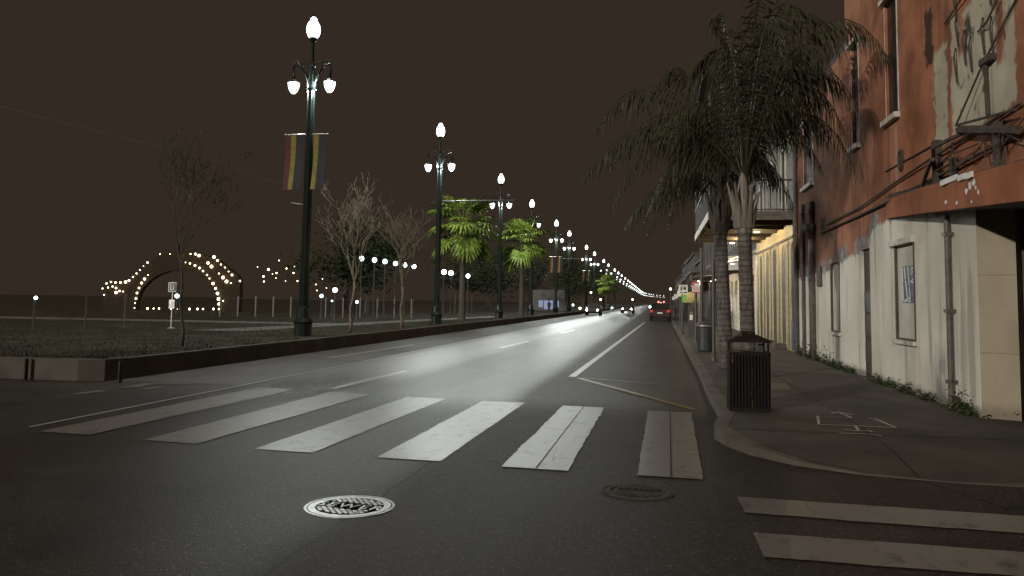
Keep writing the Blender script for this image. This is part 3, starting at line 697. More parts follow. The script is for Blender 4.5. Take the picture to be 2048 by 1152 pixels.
SP = [(205, 577, .8), (208, 590, .8), (213, 567, 1), (222, 564, 1), (216, 575, .8), (231, 565, 1.1), (225, 573, .9), (232, 576, 1.1), (232, 585, 1.6), (239, 582, 1), (241, 565, 1.2), (246, 583, .7), (251, 564, 1.5), (258, 561, 1.2), (266, 554, .8), (273, 547, .8), (280, 540, .6), (287, 532, .5), (295, 525, 1),
      (320, 508, .7), (340, 508, .5), (361, 508, 1.5), (381, 508, .8), (391, 508, 1.3), (398, 511, 1.6), (428, 514, 1.8), (435, 521, 1.2), (416, 526, 1.5), (423, 533, 1.8), (442, 529, .8), (450, 535, .8), (457, 543, .6), (464, 550, 1.2), (446, 555, 1.8), (453, 563, 1.8), (438, 547, .7), (462, 566, .7), (480, 562, 1),
      (371, 525, .6), (380, 527, .9), (390, 531, 1.2), (399, 536, 1.2), (406, 542, 1), (414, 550, .9), (419, 557, .8), (426, 567, 1.6), (431, 577, 1.3), (435, 587, 1.7), (437, 598, 1.7), (438, 608, 1.5), (438, 618, 1), (446, 602, .8),
      (296, 550, .6), (289, 558, 1.4), (283, 566, 1.3), (278, 576, 1.1), (274, 586, 1.1), (272, 597, 1.2), (270, 606, .6), (269, 616, .6), (295, 617, 1.2), (307, 617, .8), (318, 617, .9), (342, 618, .7), (354, 618, .6), (360, 618, .7), (379, 618, 1.2), (395, 618, 1.2), (406, 618, 1), (427, 618, 1.2)]
for px_, py_, s in SP: bulb(*px2(px_, py_), s)
# fairy lights in the tree to the right of the arch
t2 = thing('fairy_lights', 'scattered warm fairy lights in dark tree right of the arch', 'string lights', (0, 0, 0))
o0 = None
for px_, py_, s in [(515, 534, .5), (527, 553, 1.1), (528, 563, .8), (537, 539, 1.4), (553, 546, .9), (558, 521, .7), (573, 537, .8), (587, 546, .9), (595, 562, .8), (552, 556, .5), (545, 548, .5), (571, 562, .5), (589, 533, .4), (632, 569, .6), (645, 558, .5), (634, 581, .6), (653, 576, .5), (480, 552, .7), (480, 565, .9)]:
    x, z = px2(px_, py_, 62.0)
    if o0 is None: o = o0 = MB().ball((0, 0, 0), .065, 8, 6).build('bulb', M['bulb'], t2)
    else: o = o0.copy(); col.objects.link(o); o.parent = t2
    o.location = (x, 62.0, z); o.scale = (s, s, s)
def park_lamp(label, x, y, z, r_, mat='parklamp', name='park_lamp', grp='white globe lamps in the park', pole=True):
    t = thing(name, label, 'lamp', (x, y, MZ), grp)
    MB().ball((0, 0, z - MZ), r_, 10, 8).build('globe', M[mat], t, True)
    if pole: MB().lathe([(.10, 0), (.05, .3), (.035, z - MZ - r_), (.06, z - MZ - r_ + .03)], 8).build('post', M['iron'], t)
    return t
for i, (a, c) in enumerate([(723, 517), (749, 520), (770, 523), (791, 527), (810, 530), (828, 533)]):
    yy = 60 + i * 1.8; x, z = px2(a, c, yy)
    park_lamp(['first', 'second', 'third', 'fourth', 'fifth', 'sixth'][i] + ' from left of six white globe lamps in a row', x, yy, z, .19)
for (a, c, r_, lb) in [(888, 544, .22, 'white globe lamp by the green lit leaves, left of its pair'), (902, 546, .22, 'white globe lamp in front of the green lit leaves, right of its pair'), (925, 551, .13, 'small dim white lamp left of the lone globe near post two'), (936, 552, .18, 'lone white globe lamp by the tiny green lit tree')]:
    x, z = px2(a, c, 69); park_lamp(lb, x, 69, z, r_)
for (a, c, yy, r_, mat, lb) in [(670, 580, 45, .14, 'parklamp', 'low round globe lamp between the bare tree and the lamp post'), (643, 592, 45, .10, 'coolbulb', 'small bluish lamp low on the left of the round globe'), (714, 604, 45, .09, 'coolbulb', 'small cool lamp just right of the leaning bare trunk'), (664, 602, 55, .07, 'coolbulb', 'tiny cool light under the round globe lamp'), (354, 592, 50, .14, 'coolbulb', 'cool lamp behind the small park signpost')]:
    x, z = px2(a, c, yy); park_lamp(lb, x, yy, z, r_, mat)
bo = thing('bollard', 'slim post topped by a small cool light at far left', 'bollard', (-19.1, 22.7, MZ), 'slim park posts')
MB().lathe([(.035, 0), (.03, 1.0), (.04, 1.02)], 8).build('post', M['iron'], bo); MB().ball((.03, 0, 1.06), .055, 8, 6).build('light', M['coolbulb'], bo)
for x, y, lb in [(-18.9, 24.8, 'slim dark post between the lit post and the pale post'), (-19.0, 27.0, 'slim pale post left of the park signpost')]:
    bo = thing('bollard', lb, 'bollard', (x, y, MZ), 'slim park posts')
    MB().lathe([(.04, 0), (.03, .1), (.028, 1.2), (.04, 1.22), (.001, 1.26)], 8).build('post', M['pipe'] if y > 25 else M['iron'], bo)
s0 = thing('signpost', 'small park signpost with square framed sign above a narrow plate', 'sign', (-17.45, 27.5, MZ))
MB().tube([(0, 0, 0), (0, 0, 1.7)], .022, 6).build('post', M['steel'], s0); MB().lathe([(.13, 0), (.11, .04), (.03, .06)], 10).build('foot', M['steel'], s0)
b = MB(); b.box(-.17, .17, -.03, -.022, 1.33, 1.68); sg = b.build('sign_panel', M['iron'], s0)
b = MB()
for x0, x1, z0, z1 in ((-.16, .16, 1.65, 1.675), (-.16, .16, 1.335, 1.36), (-.16, -.135, 1.36, 1.65), (.03, .055, 1.4, 1.6), (-.08, -.05, 1.4, 1.62), (-.05, .0, 1.4, 1.43)): b.box(x0, x1, -.036, -.0305, z0, z1)
b.build('sign_print', M['signwhite'], sg)
b = MB(); b.box(-.11, .11, -.03, -.022, .72, 1.05); b.build('plate', M['steel'], s0)
# fence of pale posts
t = thing('park_fence', 'dim fence of pale slim posts beyond the bare trees', 'fence', (0, 0, 0))
p0 = MB().box(-.035, .035, -.035, .035, 0, 1.25).build('post', M['pipe'], t); p0.location = (-26, 46, MZ)
for k in range(1, 12):
    o = p0.copy(); col.objects.link(o); o.parent = t; o.location = (-26 + k * 1.0, 46 + k * .3, MZ)
MB().tube([(-26, 46, MZ + 1.1), (-15, 49.3, MZ + 1.1)], .02, 5).build('rail', M['iron'], t)

# ------------------------------------------------------------------ corner building
WX = 4.11
cb = thing('corner_building', 'weathered corner building, peeling orange upper storey over white ground floor', 'building', (0, 0, 0))
def wall_with_holes(b, x, y0, y1, z0, z1, holes):
    yy = sorted({y0, y1, *[h[0] for h in holes], *[h[1] for h in holes]}); zz = sorted({z0, z1, *[h[2] for h in holes], *[h[3] for h in holes]})
    for a, c in zip(yy, yy[1:]):
        for d, e in zip(zz, zz[1:]):
            my, mz = (a + c) / 2, (d + e) / 2
            if a < y0 or c > y1 or d < z0 or e > z1 or any(h[0] < my < h[1] and h[2] < mz < h[3] for h in holes): continue
            b.quad((x, a, d), (x, a, e), (x, c, e), (x, c, d))
    for h in holes:
        X2 = x + .07
        b.quad((x, h[0], h[2]), (X2, h[0], h[2]), (X2, h[0], h[3]), (x, h[0], h[3])); b.quad((x, h[1], h[2]), (x, h[1], h[3]), (X2, h[1], h[3]), (X2, h[1], h[2]))
        b.quad((x, h[0], h[3]), (X2, h[0], h[3]), (X2, h[1], h[3]), (x, h[1], h[3])); b.quad((x, h[0], h[2]), (x, h[1], h[2]), (X2, h[1], h[2]), (X2, h[0], h[2]))
HL = [(14.18, 15.28, 1.0, 2.60), (19.72, 20.68, .95, 2.56), (17.0, 17.74, .10, 2.70)]
HU = [(14.86, 15.60, 4.90, 7.05), (17.62, 18.22, 4.90, 7.05)]
HF = [(22.7, 24.1, 4.85, 6.6)]
b = MB()
wall_with_holes(b, WX, 11.55, 25.35, -.02, 3.0, HL)
wall_with_holes(b, WX, 9.95, 18.75, 3.0, 9.6, HU)
wall_with_holes(b, WX, 18.75, 25.35, 3.0, 7.25, HF)
b.quad((WX, 18.75, 7.25), (WX, 18.75, 9.6), (12, 18.75, 9.6), (12, 18.75, 7.25)); b.quad((WX, 9.95, 3.0), (12, 9.95, 3.0), (12, 9.95, 9.6), (WX, 9.95, 9.6))
b.quad((WX, 9.95, 9.6), (12, 9.95, 9.6), (12, 18.75, 9.6), (WX, 18.75, 9.6)); b.quad((WX, 25.35, -.02), (12, 25.35, -.02), (12, 25.35, 7.25), (WX, 25.35, 7.25))
b.build('wall', M['wall'], cb)
MB().box(WX + .0, 12, 18.77, 25.33, 7.255, 7.4).build('roof', M['dark_wood'], cb)
b = MB(); b.quad((WX, 9.96, 2.995), (12, 9.96, 2.995), (12, 14, 2.995), (WX, 14, 2.995)); b.build('soffit', M['dark_wood'], cb)
b = MB(); b.quad((WX, 11.55, -.02), (WX, 11.55, 2.99), (4.50, 11.36, 2.99), (4.50, 11.36, -.02)); b.quad((4.50, 11.36, -.02), (4.50, 11.36, 2.99), (4.74, 11.78, 2.99), (4.74, 11.78, -.02))
b.build('corner_wall', M['corner'], cb)
cdr = MB().quad((4.70, 11.70, -.02), (4.70, 11.70, 2.99), (6.3, 10.75, 2.99), (6.3, 10.75, -.02)).build('corner_door', M['dark_wood'], cb)
MB().box(4.52, 5.9, 10.5, 11.33, .10, .26).build('doorstep', M['sidewalk'], cb)
MB().quad((6.3, 10.75, -.02), (6.3, 10.75, 2.99), (6.3, 9.4, 2.99), (6.3, 9.4, -.02)).quad((6.3, 9.4, -.02), (6.3, 9.4, 2.99), (12, 9.4, 2.99), (12, 9.4, -.02)).build('side_wall', M['render_brown'], cb)
# upper windows
def upwin(h, parent):
    y0, y1, z0, z1 = h
    w_ = MB().quad((WX + .05, y0, z0), (WX + .05, y0, z1), (WX + .05, y1, z1), (WX + .05, y1, z0)).build('window', M['black_glass'], parent)
    f_ = MB(); f_.box(WX - .01, WX + .045, y0 - .045, y0 - .002, z0, z1); f_.box(WX - .006, WX + .045, y1 + .002, y1 + .03, z0, z1); f_.build('frame', M['trim'], w_)
    MB().box(WX - .10, WX + .04, y0 - .10, y1 + .08, z0 - .10, z0 - .004).build('sill', M['trim'], w_)
    MB().box(WX - .09, WX + .04, y0 - .10, y1 + .08, z1 + .004, z1 + .09).build('lintel', M['trim'], w_)
for h in HU + HF: upwin(h, cb)
# boarded ground windows
def boarded(h, reveal):
    y0, y1, z0, z1 = h
    o = MB().quad((WX + reveal, y0 + .0, z0), (WX + reveal, y0, z1), (WX + reveal, y1, z1), (WX + reveal, y1, z0)).build('boarded_window', M['board'], cb)
    f_ = MB()
    for a in (y0 - .005, y1 - .04): f_.box(WX - .012, WX + .03, a, a + .05, z0, z1)
    f_.box(WX - .010, WX + .03, y0 + .046, y1 - .041, z0, z0 + .03); f_.build('frame', M['dark_wood'], o)
    MB().box(WX - .07, WX + .02, y0 - .05, y1 + .06, z0 - .07, z0 - .003).build('sill', M['trim'], o)
    return o
o = boarded(HL[0], .03); MB().box(WX - .08, WX + .02, 14.13, 15.42, 2.605, 2.70).build('lintel', M['trim'], o)
boarded(HL[1], .065)
d = MB().quad((WX + .065, 17.0, .1), (WX + .065, 17.0, 2.7), (WX + .065, 17.74, 2.7), (WX + .065, 17.74, .1)).build('door', M['dark_wood'], cb)
b = MB()
for z0 in (.45, .98, 1.45): b.box(WX + .045, WX + .061, 17.06, 17.68, z0, z0 + .40)
b.build('panel', M['iron'], d); MB().box(WX - .12, WX + .05, 16.95, 17.8, -.02, .16).build('threshold', M['kerb'], cb)
# drainpipes
def dpipe(y, z0, z1, r_, hopper=None, x=WX - .07):
    b = MB().tube([(x, y, z0), (x, y, z1)], r_, 8); o = b.build('drainpipe', M['pipe'], cb)
    for z_ in (z0 + .4, (z0 + z1) / 2, z1 - .3): MB().box(x - r_ - .015, x + .07, y - r_ - .02, y + r_ + .02, z_, z_ + .05).build('clip', M['pipe'], o)
    if hopper: MB().lathe([(r_, hopper - .25), (r_ * 2.6, hopper), (r_ * 2.7, hopper + .14)], 8, (x, y, 0)).build('hopper', M['pipe'], o)
dpipe(25.22, .1, 7.1, .075); dpipe(22.65, .1, 4.3, .09, 3.55); dpipe(12.42, .1, 2.86, .042); dpipe(24.1, .1, 4.4, .05, x=WX - .05)
MB().box(WX - .05, WX + .01, 21.7, 22.2, 2.05, 2.55).build('meter_box', M['rustiron'], cb)
b = MB(); b.loft([[(WX + dx, 14.73 + rr * math.cos(k * 6.2832 / 12), 4.04 + 1.35 * rr * math.sin(k * 6.2832 / 12)) for k in range(12)] for dx, rr in ((0, .14), (-.04, .14), (-.05, .11), (-.02, .09))]); b.build('vent', M['rustiron'], cb)
# conduits and the broken bracket of the lost balcony
def conduit(pts, r_): MB().tube(pts, r_, 6).build('conduit', M['rustiron'], cb)
conduit([(WX - .05, 20.8, 3.52), (WX - .06, 17.2, 3.56), (WX - .05, 14.9, 3.70), (WX - .07, 12.8, 3.78), (WX - .05, 9.98, 3.87)], .020)
conduit([(WX - .05, 21.5, 3.38), (WX - .05, 17.2, 3.40), (WX - .08, 12.5, 3.46), (WX - .06, 9.98, 3.55)], .025)
conduit([(WX - .02, 15.7, 4.0), (WX - .02, 12.8, 3.98)], .014)
b = MB()
b.box(WX - .10, WX + .0, 12.74, 12.90, 3.30, 4.0); b.box(WX - .09, WX + .0, 12.10, 12.22, 3.25, 3.62); b.box(WX - .09, WX, 10.55, 10.70, 3.2, 3.8)
b.tube([(WX - .05, 12.95, 3.5), (WX - .30, 12.2, 3.78), (WX - .05, 11.6, 3.9)], .03, 6); b.tube([(WX - .05, 13.6, 3.38), (WX - .22, 12.6, 3.62), (WX - .3, 12.2, 3.62)], .03, 6)
b.tube([(WX - .12, 11.7, 3.93), (WX - .12, 9.9, 3.55)], .055, 6); b.tube([(WX - .14, 11.75, 4.0), (WX - .14, 9.9, 3.78)], .018, 5)
b.tube([(WX - .14, 11.75, 4.0), (WX - .06, 11.0, 4.62), (WX - .02, 10.0, 5.15)], .014, 5); b.tube([(WX - .05, 10.95, 4.60), (WX - .05, 10.92, 3.95)], .028, 6); b.box(WX - .09, WX, 10.72, 11.06, 4.60, 4.68)
rw = random.Random(3)
for k in range(12):
    y0 = rw.uniform(10.4, 12.9); b.tube([(WX - .06, y0, 3.3 + rw.random() * .6), (WX - .16, y0 - .25, 3.2 + rw.random() * .5), (WX - .08, y0 - .55 - rw.random() * .4, 3.3 + rw.random() * .5)], .010, 5)
for k in range(9):
    y0 = rw.uniform(10.2, 12.3); z0 = rw.uniform(5.1, 6.0); b.tube([(WX - .02, y0, z0), (WX - .08, y0 - .1, z0 - .15), (WX - .03, y0 - .05, z0 - .5)], .014, 5)
b.tube([(WX - .03, 12.4, 5.62), (WX - .08, 11.3, 5.75), (WX - .03, 10.0, 6.1)], .014, 5); b.tube([(WX - .03, 11.2, 5.1), (WX - .10, 10.7, 5.08), (WX - .03, 10.0, 5.6)], .014, 5)
b.build('broken_bracket', M['rustiron'], cb)
# sagging canopy round the corner
can = thing('canopy', 'sagging orange canopy round the building corner, pocked with white holes', 'canopy', (0, 0, 0))
oe = [(4.09, 15.55, 3.13), (3.98, 14.2, 3.03), (3.88, 12.8, 2.93), (3.76, 11.2, 2.80), (3.66, 9.6, 2.68), (3.6, 8.6, 2.60)]
ht = [.34, .36, .38, .39, .40, .41]
b = MB()
for (p, h0), (q, h1) in zip(zip(oe, ht), list(zip(oe, ht))[1:]):
    b.quad(p, (p[0], p[1], p[2] + h0), (q[0], q[1], q[2] + h1), q)
b.build('fascia', M['fascia'], can).modifiers.new('t', 'SOLIDIFY').thickness = .03
b = MB()
for p, q in zip(oe, oe[1:]): b.quad(p, q, (WX + (0 if q[1] > 11.3 else 2.6), q[1], q[2] + .02), (WX + (0 if p[1] > 11.3 else 2.6), p[1], p[2] + .02))
b.build('underside', M['dark_wood'], can)
b = MB()
for (p, h0), (q, h1) in zip(zip(oe, ht), list(zip(oe, ht))[1:]): b.quad((p[0] - .03, p[1], p[2] + h0 + .01), (q[0] - .03, q[1], q[2] + h1 + .01), (WX - .002, q[1], q[2] + h1 + .10), (WX - .002, p[1], p[2] + h0 + .10))
b.build('top', M['rustiron'], can).modifiers.new('t', 'SOLIDIFY').thickness = .025
b = MB(); rw = random.Random(8)
for (y, f_, s) in ((10.65, .52, .055), (10.5, .66, .07), (10.35, .74, .06), (10.28, .56, .035), (10.2, .42, .04), (11.05, .2, .04), (11.55, .28, .05), (10.45, .16, .025)):
    for (p, h0), (q, h1) in zip(zip(oe, ht), list(zip(oe, ht))[1:]):
        if q[1] <= y <= p[1]:
            k = (y - p[1]) / (q[1] - p[1]); c = Vector(p).lerp(Vector(q), k); h = h0 + (h1 - h0) * k; c.z += h * f_; c.x -= .036
            ps = [c + Vector((0, s * rw.uniform(.6, 1.2) * math.cos(a * 6.28 / 8), .75 * s * rw.uniform(.6, 1.2) * math.sin(a * 6.28 / 8))) for a in range(8)]; b.add(ps, [tuple(range(8))])
b.build('paint_chips', M['signwhite'], can)
b = MB()
for (y, dz, L) in ((11.35, .40, .30), (10.75, .40, .12), (10.45, .40, .10)):
    k = (y - 12.8) / (11.2 - 12.8); c = Vector(oe[2]).lerp(Vector(oe[3]), k); b.box(c.x - .055, c.x - .032, y - L, y + L, c.z + dz - .05, c.z + dz + .02)
b.build('flaking_edge', M['signwhite'], can)
b = MB()
def pen(pts):
    for (y0, z0), (y1, z1) in zip(pts, pts[1:]): b.tube([(3.985 + (y0 - 14.5) * .078, y0, z0), (3.985 + (y1 - 14.5) * .078, y1, z1)], .008, 5)
pen([(14.92, 3.36), (15.02, 3.34), (15.02, 3.26), (14.96, 3.20), (15.04, 3.13)]); pen([(14.62, 3.18), (14.60, 3.30), (14.52, 3.32), (14.48, 3.2)]); pen([(14.22, 3.26), (14.16, 3.20)])
b.build('graffiti', M['signblack'], can)
# poster on the boarded window
po = thing('poster', 'dark poster with tall white letters pasted on the boarded window', 'poster', (0, 0, 0))
PXX = WX + .022
MB().box(PXX, PXX + .006, 14.22, 14.94, 1.62, 2.24).build('sheet', M['post_bk'], po)
b = MB()
def bar(y0, z0, y1, z1, wd):
    a, c = Vector((PXX - .003, y0, z0)), Vector((PXX - .003, y1, z1)); n_ = Vector((0, -(z1 - z0), (y1 - y0))).normalized() * wd / 2; b.quad(a - n_, a + n_, c + n_, c - n_)
bar(14.90, 1.65, 14.93, 2.20, .045); bar(14.66, 1.64, 14.82, 2.22, .05); bar(14.52, 1.65, 14.62, 2.22, .045)
bar(14.84, 1.66, 14.56, 1.70, .03)
for y0 in (14.80, 14.56): bar(y0 + .06, 1.645, y0 - .06, 1.645, .03)
for k in range(10):
    a0, a1 = k * .5, (k + 1) * .5; bar(14.37 + .09 * math.cos(a0), 2.10 + .10 * math.sin(a0), 14.37 + .09 * math.cos(a1), 2.10 + .10 * math.sin(a1), .022)
bar(14.48, 1.98, 14.27, 1.95, .03); bar(14.30, 2.0, 14.25, 1.82, .02); bar(14.42, 2.08, 14.33, 2.16, .02)
b.build('white_print', M['post_wh'], po)
b = MB(); PXX -= .002
bar(14.92, 1.95, 14.70, 2.03, .025); bar(14.72, 2.03, 14.55, 1.88, .02)
for k in range(5): bar(14.44 - k * .04, 1.80, 14.41 - k * .04, 1.80, .03); bar(14.44 - k * .04, 1.745, 14.41 - k * .04, 1.745, .026)
b.build('purple_print', M['post_pu'], po)
# weeds along the foot of the wall
b = MB(); rw = random.Random(6)
for i in range(2300):
    cl = rw.choice((12.1, 12.35, 11.9, 13.6, 14.6, 15.6, 16.4, 18.6, 19.6, 20.4, 21.3, 22.3, 23.2, 24.2, 24.9)); y = cl + rw.gauss(0, .22); x = WX - abs(rw.gauss(0, .07)) - .01
    if y < 11.6: x += (11.55 - y) * .8
    h = abs(rw.gauss(0, .10)) * (1.8 if 12.0 < cl < 12.4 or cl > 20 else .8) + .02; a = rw.uniform(0, 6.28); s = rw.uniform(.012, .035)
    p = Vector((x, y, SW + h * rw.random())); u = Vector((math.cos(a) * s, math.sin(a) * s, s * .5)); v = Vector((-math.sin(a) * s * .6, math.cos(a) * s * .6, s * .4))
    b.add([p - u, p + v, p + u, p - v], [(0, 1, 2, 3)])
tag(b.build('weeds', M['weed']), 'low dark weeds growing along the foot of the white wall', 'weeds', kind='stuff')

# ------------------------------------------------------------------ yellow gallery building
yb = thing('yellow_building', 'yellow weatherboard building with arched shutters under a timber gallery', 'building', (0, 0, 0))
Y0, Y1 = 25.40, 35.45
openings = [(25.48, 26.50), (27.60, 28.45), (29.63, 30.50), (31.57, 32.40), (33.5, 34.3)]
b = MB(); wall_with_holes(b, WX, Y0, Y1, -.02, 4.1, [(a, c, .18, 3.2) for a, c in openings]); b.quad((WX, Y0, -.02), (WX, Y0, 7.2), (12, Y0, 7.2), (12, Y0, -.02)); b.build('wall', M['yellow_wall'], yb)
for i, (a, c) in enumerate(openings):
    cy, hw = (a + c) / 2, (c - a) / 2
    # arched head in the trim board, proud of the wall
    n_ = 10; b = MB()
    arcp = [(cy - hw * math.cos(math.pi * k / n_), 3.2 + .34 * math.sin(math.pi * k / n_)) for k in range(n_ + 1)]
    sh = MB(); pts = [(a, .2)] + arcp + [(c, .2)]; sh.add([(WX - .004, y, z) for y, z in pts], [tuple(range(len(pts)))])
    s_ = sh.build('shutter', M['ochre'] if i in (3, 1) else M['dark_wood'], yb)
    fr_ = MB(); fp = [(a, .2)] + arcp + [(c, .2)]
    fr_.tube([(WX - .006, y, z) for y, z in fp], .008, 6); fr_.build('frame', M['trim'], s_)
    if i == 0: MB().box(WX - .03, WX - .012, a + .06, c - .06, .22, 1.05).build('panel', M['blue'], s_)
    if i in (1, 2): MB().box(WX - .35, WX - .04, a - .05, c + .05, SW - .002, SW + .17).build('doorstep', M['kerb'], yb)
b = MB()
for yy in (27.05, 29.05, 31.05, 33.0, 34.9):
    b.box(WX - .015, WX - .003, yy - .035, yy + .035, .2, 3.61)
b.build('batten', M['ochre'], yb)
MB().box(WX - .03, WX - .002, Y0, Y1, 3.62, 3.70).build('string_course', M['dark_wood'], yb)
# gallery
GXx = 1.57
MB().box(GXx, WX - .003, Y0 + .02, 34.3, 4.18, 4.30).build('gallery_deck', M['soffit'], yb)
MB().box(GXx - .03, GXx - .002, Y0, 34.3, 4.12, 4.36).build('gallery_fascia', M['trim'], yb)
MB().box(GXx - .03, WX - .003, Y0 - .03, Y0 + .015, 4.10, 4.36).build('gallery_end_beam', simple('grey_beam_paint', (.11, .10, .082), .7), yb)
for yy in (26.5, 28, 29.5, 31, 32.5, 34): MB().box(GXx + .1, WX - .004, yy - .04, yy + .04, 4.04, 4.178).build('joist', M['soffit'], yb)
b = MB()
for x0 in [GXx + .02 + k * .115 for k in range(22)]: b.box(x0 - .008, x0 + .008, Y0 + .03, Y0 + .046, 4.30, 5.28)
for k in range(60): b.box(GXx + .0, GXx + .016, Y0 + .1 + k * .148, Y0 + .116 + k * .148, 4.30, 5.28)
b.box(GXx - .01, WX - .01, Y0 + .015, Y0 + .06, 5.28, 5.33); b.box(GXx - .02, GXx + .03, Y0 + .062, 34.3, 5.285, 5.335)
b.box(GXx - .01, WX - .01, Y0 + .02, Y0 + .055, 4.40, 4.43)
b.build('railing', M['iron'], yb)
b = MB(); wall_with_holes(b, WX, Y0, Y1, 4.1, 8.6, [(27.3, 28.2, 4.32, 6.6), (30.4, 31.3, 4.32, 6.6), (33.0, 33.9, 4.32, 6.6)]); b.build('upper_wall', M['siding'], yb)
for a in (27.3, 30.4, 33.0):
    w_ = MB().quad((WX + .05, a, 4.32), (WX + .05, a, 6.6), (WX + .05, a + .9, 6.6), (WX + .05, a + .9, 4.32)).build('window', M['black_glass'], yb)
    f_ = MB(); f_.box(WX - .03, WX + .03, a - .09, a - .003, 4.32, 6.69); f_.box(WX - .03, WX + .03, a + .903, a + .99, 4.32, 6.69); f_.box(WX - .03, WX + .03, a - .002, a + .902, 6.602, 6.69); f_.box(WX + .02, WX + .06, a + .43, a + .47, 4.32, 6.6); f_.build('frame', M['trim'], w_)
b = MB()
for yy in (Y0 + .06, 28.4, 31.4, 34.25): b.tube([(GXx + .05, yy, 5.33 if False else 4.36), (GXx + .05, yy, 8.0)], .04, 8)
b.build('gallery_post', M['iron'], yb)
MB().box(GXx - .15, WX + 8, Y0 + .0, Y1, 8.65, 8.8).build('roof', M['dark_wood'], yb)
def downlight(parent, x, y, z, mat, r_=.10):
    MB().lathe([(r_, z - .035), (r_, z)], 12, (x, y, 0)).build('downlight', M[mat], parent)
    point('downlight_glow', (x, y, z - .12), 62 if mat == 'warmlamp' else 50, (1.0, .78, .44) if mat == 'warmlamp' else (1.0, .85, .62), .06)
for (x, y) in ((3.35, 28.75), (3.2, 32.2), (3.0, 34.0)): downlight(yb, x, y, 4.035, 'warmlamp')

# ------------------------------------------------------------------ further buildings along the right side
def facade(name, label, y0, y1, h, mat, storeys=2, bays=3, group='dark houses along the sidewalk', x=WX, cat='building'):
    x = x + (y0 - 14) * .010
    t = thing(name, label, cat, (0, 0, 0), group); holes = []
    wdt = (y1 - y0) / bays
    for s in range(storeys):
        for k in range(bays):
            cy = y0 + (k + .5) * wdt; z0 = .2 if s == 0 else s * 3.9 + .9; holes.append((cy - .5, cy + .5, z0, z0 + (2.7 if s == 0 else 2.0)))
    b = MB(); wall_with_holes(b, x, y0, y1, -.02, h, holes); b.quad((x, y0, -.02), (x, y0, h), (x + 9, y0, h), (x + 9, y0, -.02)); b.build('wall', M[mat], t)
    for hh in holes:
        w_ = MB().quad((x + .05, hh[0], hh[2]), (x + .05, hh[0], hh[3]), (x + .05, hh[1], hh[3]), (x + .05, hh[1], hh[2])).build('window', M['black_glass'], t)
        f_ = MB(); f_.box(x - .02, x + .02, hh[0] - .08, hh[0] - .003, hh[2], hh[3]); f_.box(x - .02, x + .02, hh[1] + .003, hh[1] + .08, hh[2], hh[3]); f_.build('frame', M['trim'] if mat == 'white_wall' else M['dark_wood'], w_)
    MB().box(x - .25, x + 9, y0 + .01, y1 - .01, h + .002, h + .25).build('roof', M['dark_wood'], t)
    return t, x
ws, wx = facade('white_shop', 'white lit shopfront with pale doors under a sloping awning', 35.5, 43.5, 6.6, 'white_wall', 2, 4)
b = MB(); b.quad((wx - .004, 35.6, 3.75), (wx - 1.75, 35.6, 3.45), (wx - 1.75, 43.3, 3.45), (wx - .004, 43.3, 3.75)); aw = b.build('awning', M['trim'], ws); aw.modifiers.new('t', 'SOLIDIFY').thickness = .05
MB().box(wx - 1.80, wx - 1.752, 35.55, 43.3, 3.30, 3.50).build('awning_edge', M['dark_wood'], ws)
for yy in (37.0, 40.5): downlight(ws, wx - .75, yy, 3.52, 'shoplamp')
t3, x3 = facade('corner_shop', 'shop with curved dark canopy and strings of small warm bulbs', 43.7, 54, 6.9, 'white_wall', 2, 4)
b = MB(); b.add([(x3 - .004, 44.0, 3.2)] + [(x3 - 2.45 * math.sin(k * R(15)), 44.0 + .01, 3.0 + .35 * math.cos(k * R(15))) for k in range(7)], [tuple(range(8))])
for k in range(6):
    p = (x3 - 2.45 * math.sin(k * R(15)), 3.0 + .35 * math.cos(k * R(15))); q = (x3 - 2.45 * math.sin((k + 1) * R(15)), 3.0 + .35 * math.cos((k + 1) * R(15))); b.quad((p[0], 44.0, p[1]), (q[0], 44.0, q[1]), (q[0], 53.5, q[1]), (p[0], 53.5, p[1]))
b.build('canopy', M['dark_wood'], t3)
for yy in (46.0, 49.5, 52.5): downlight(t3, x3 - 1.0, yy, 3.0, 'shoplamp', .12)
o0 = MB().ball((0, 0, 0), .05, 8, 6).build('bulb', M['bulb'], t3); o0.location = (x3 - 2.2, 45, 2.75)
for k in range(1, 9):
    o = o0.copy(); col.objects.link(o); o.parent = t3; o.location = (x3 - 2.2 + .1 * (k % 3), 45 + k * 1.0, 2.75 - .12 * (k % 2))
nm = ['three bay dark house next to the curved canopy shop', 'taller dark house with four bays beyond the bulb lit shop', 'low dark house halfway down the right side', 'dark distant house before the far traffic signals', 'dark two storey distant house near the road end', 'last dark house at the far right end of the road']
for i, (a, c, h) in enumerate(((54.2, 66, 7.4), (66.2, 84, 8.6), (84.2, 104, 6.2), (112, 140, 8.2), (141, 180, 9), (181, 260, 8))):
    t4, x4 = facade('dark_house', nm[i], a, c, h, 'dark_wall', 2, 4)
    if i < 4:
        MB().box(x4 - 2.3, x4 - .003, a + .5, c - .5, 3.6, 3.75).build('gallery_deck', M['dark_wood'], t4)
        b = MB()
        for k in range(4): b.tube([(x4 - 2.2, a + 1 + k * (c - a - 2) / 3, .15), (x4 - 2.2, a + 1 + k * (c - a - 2) / 3, 3.6)], .05, 6)
        b.build('gallery_post', M['iron'], t4)
        downlight(t4, x4 - .9, (a + c) / 2, 3.58, 'shoplamp', .08)
# yellow hanging sign board on a post
t = thing('hanging_sign', 'pale yellow board sign on a post beyond the parking signs', 'sign', (1.75, 46, SW))
MB().tube([(.55, 0, 0), (.55, 0, 2.2)], .04, 6).build('post', M['trim'], t); MB().box(-.32, .50, -.02, .02, 1.48, 2.05).build('board', simple('pale_yellow_board', (.62, .50, .20), .6), t)

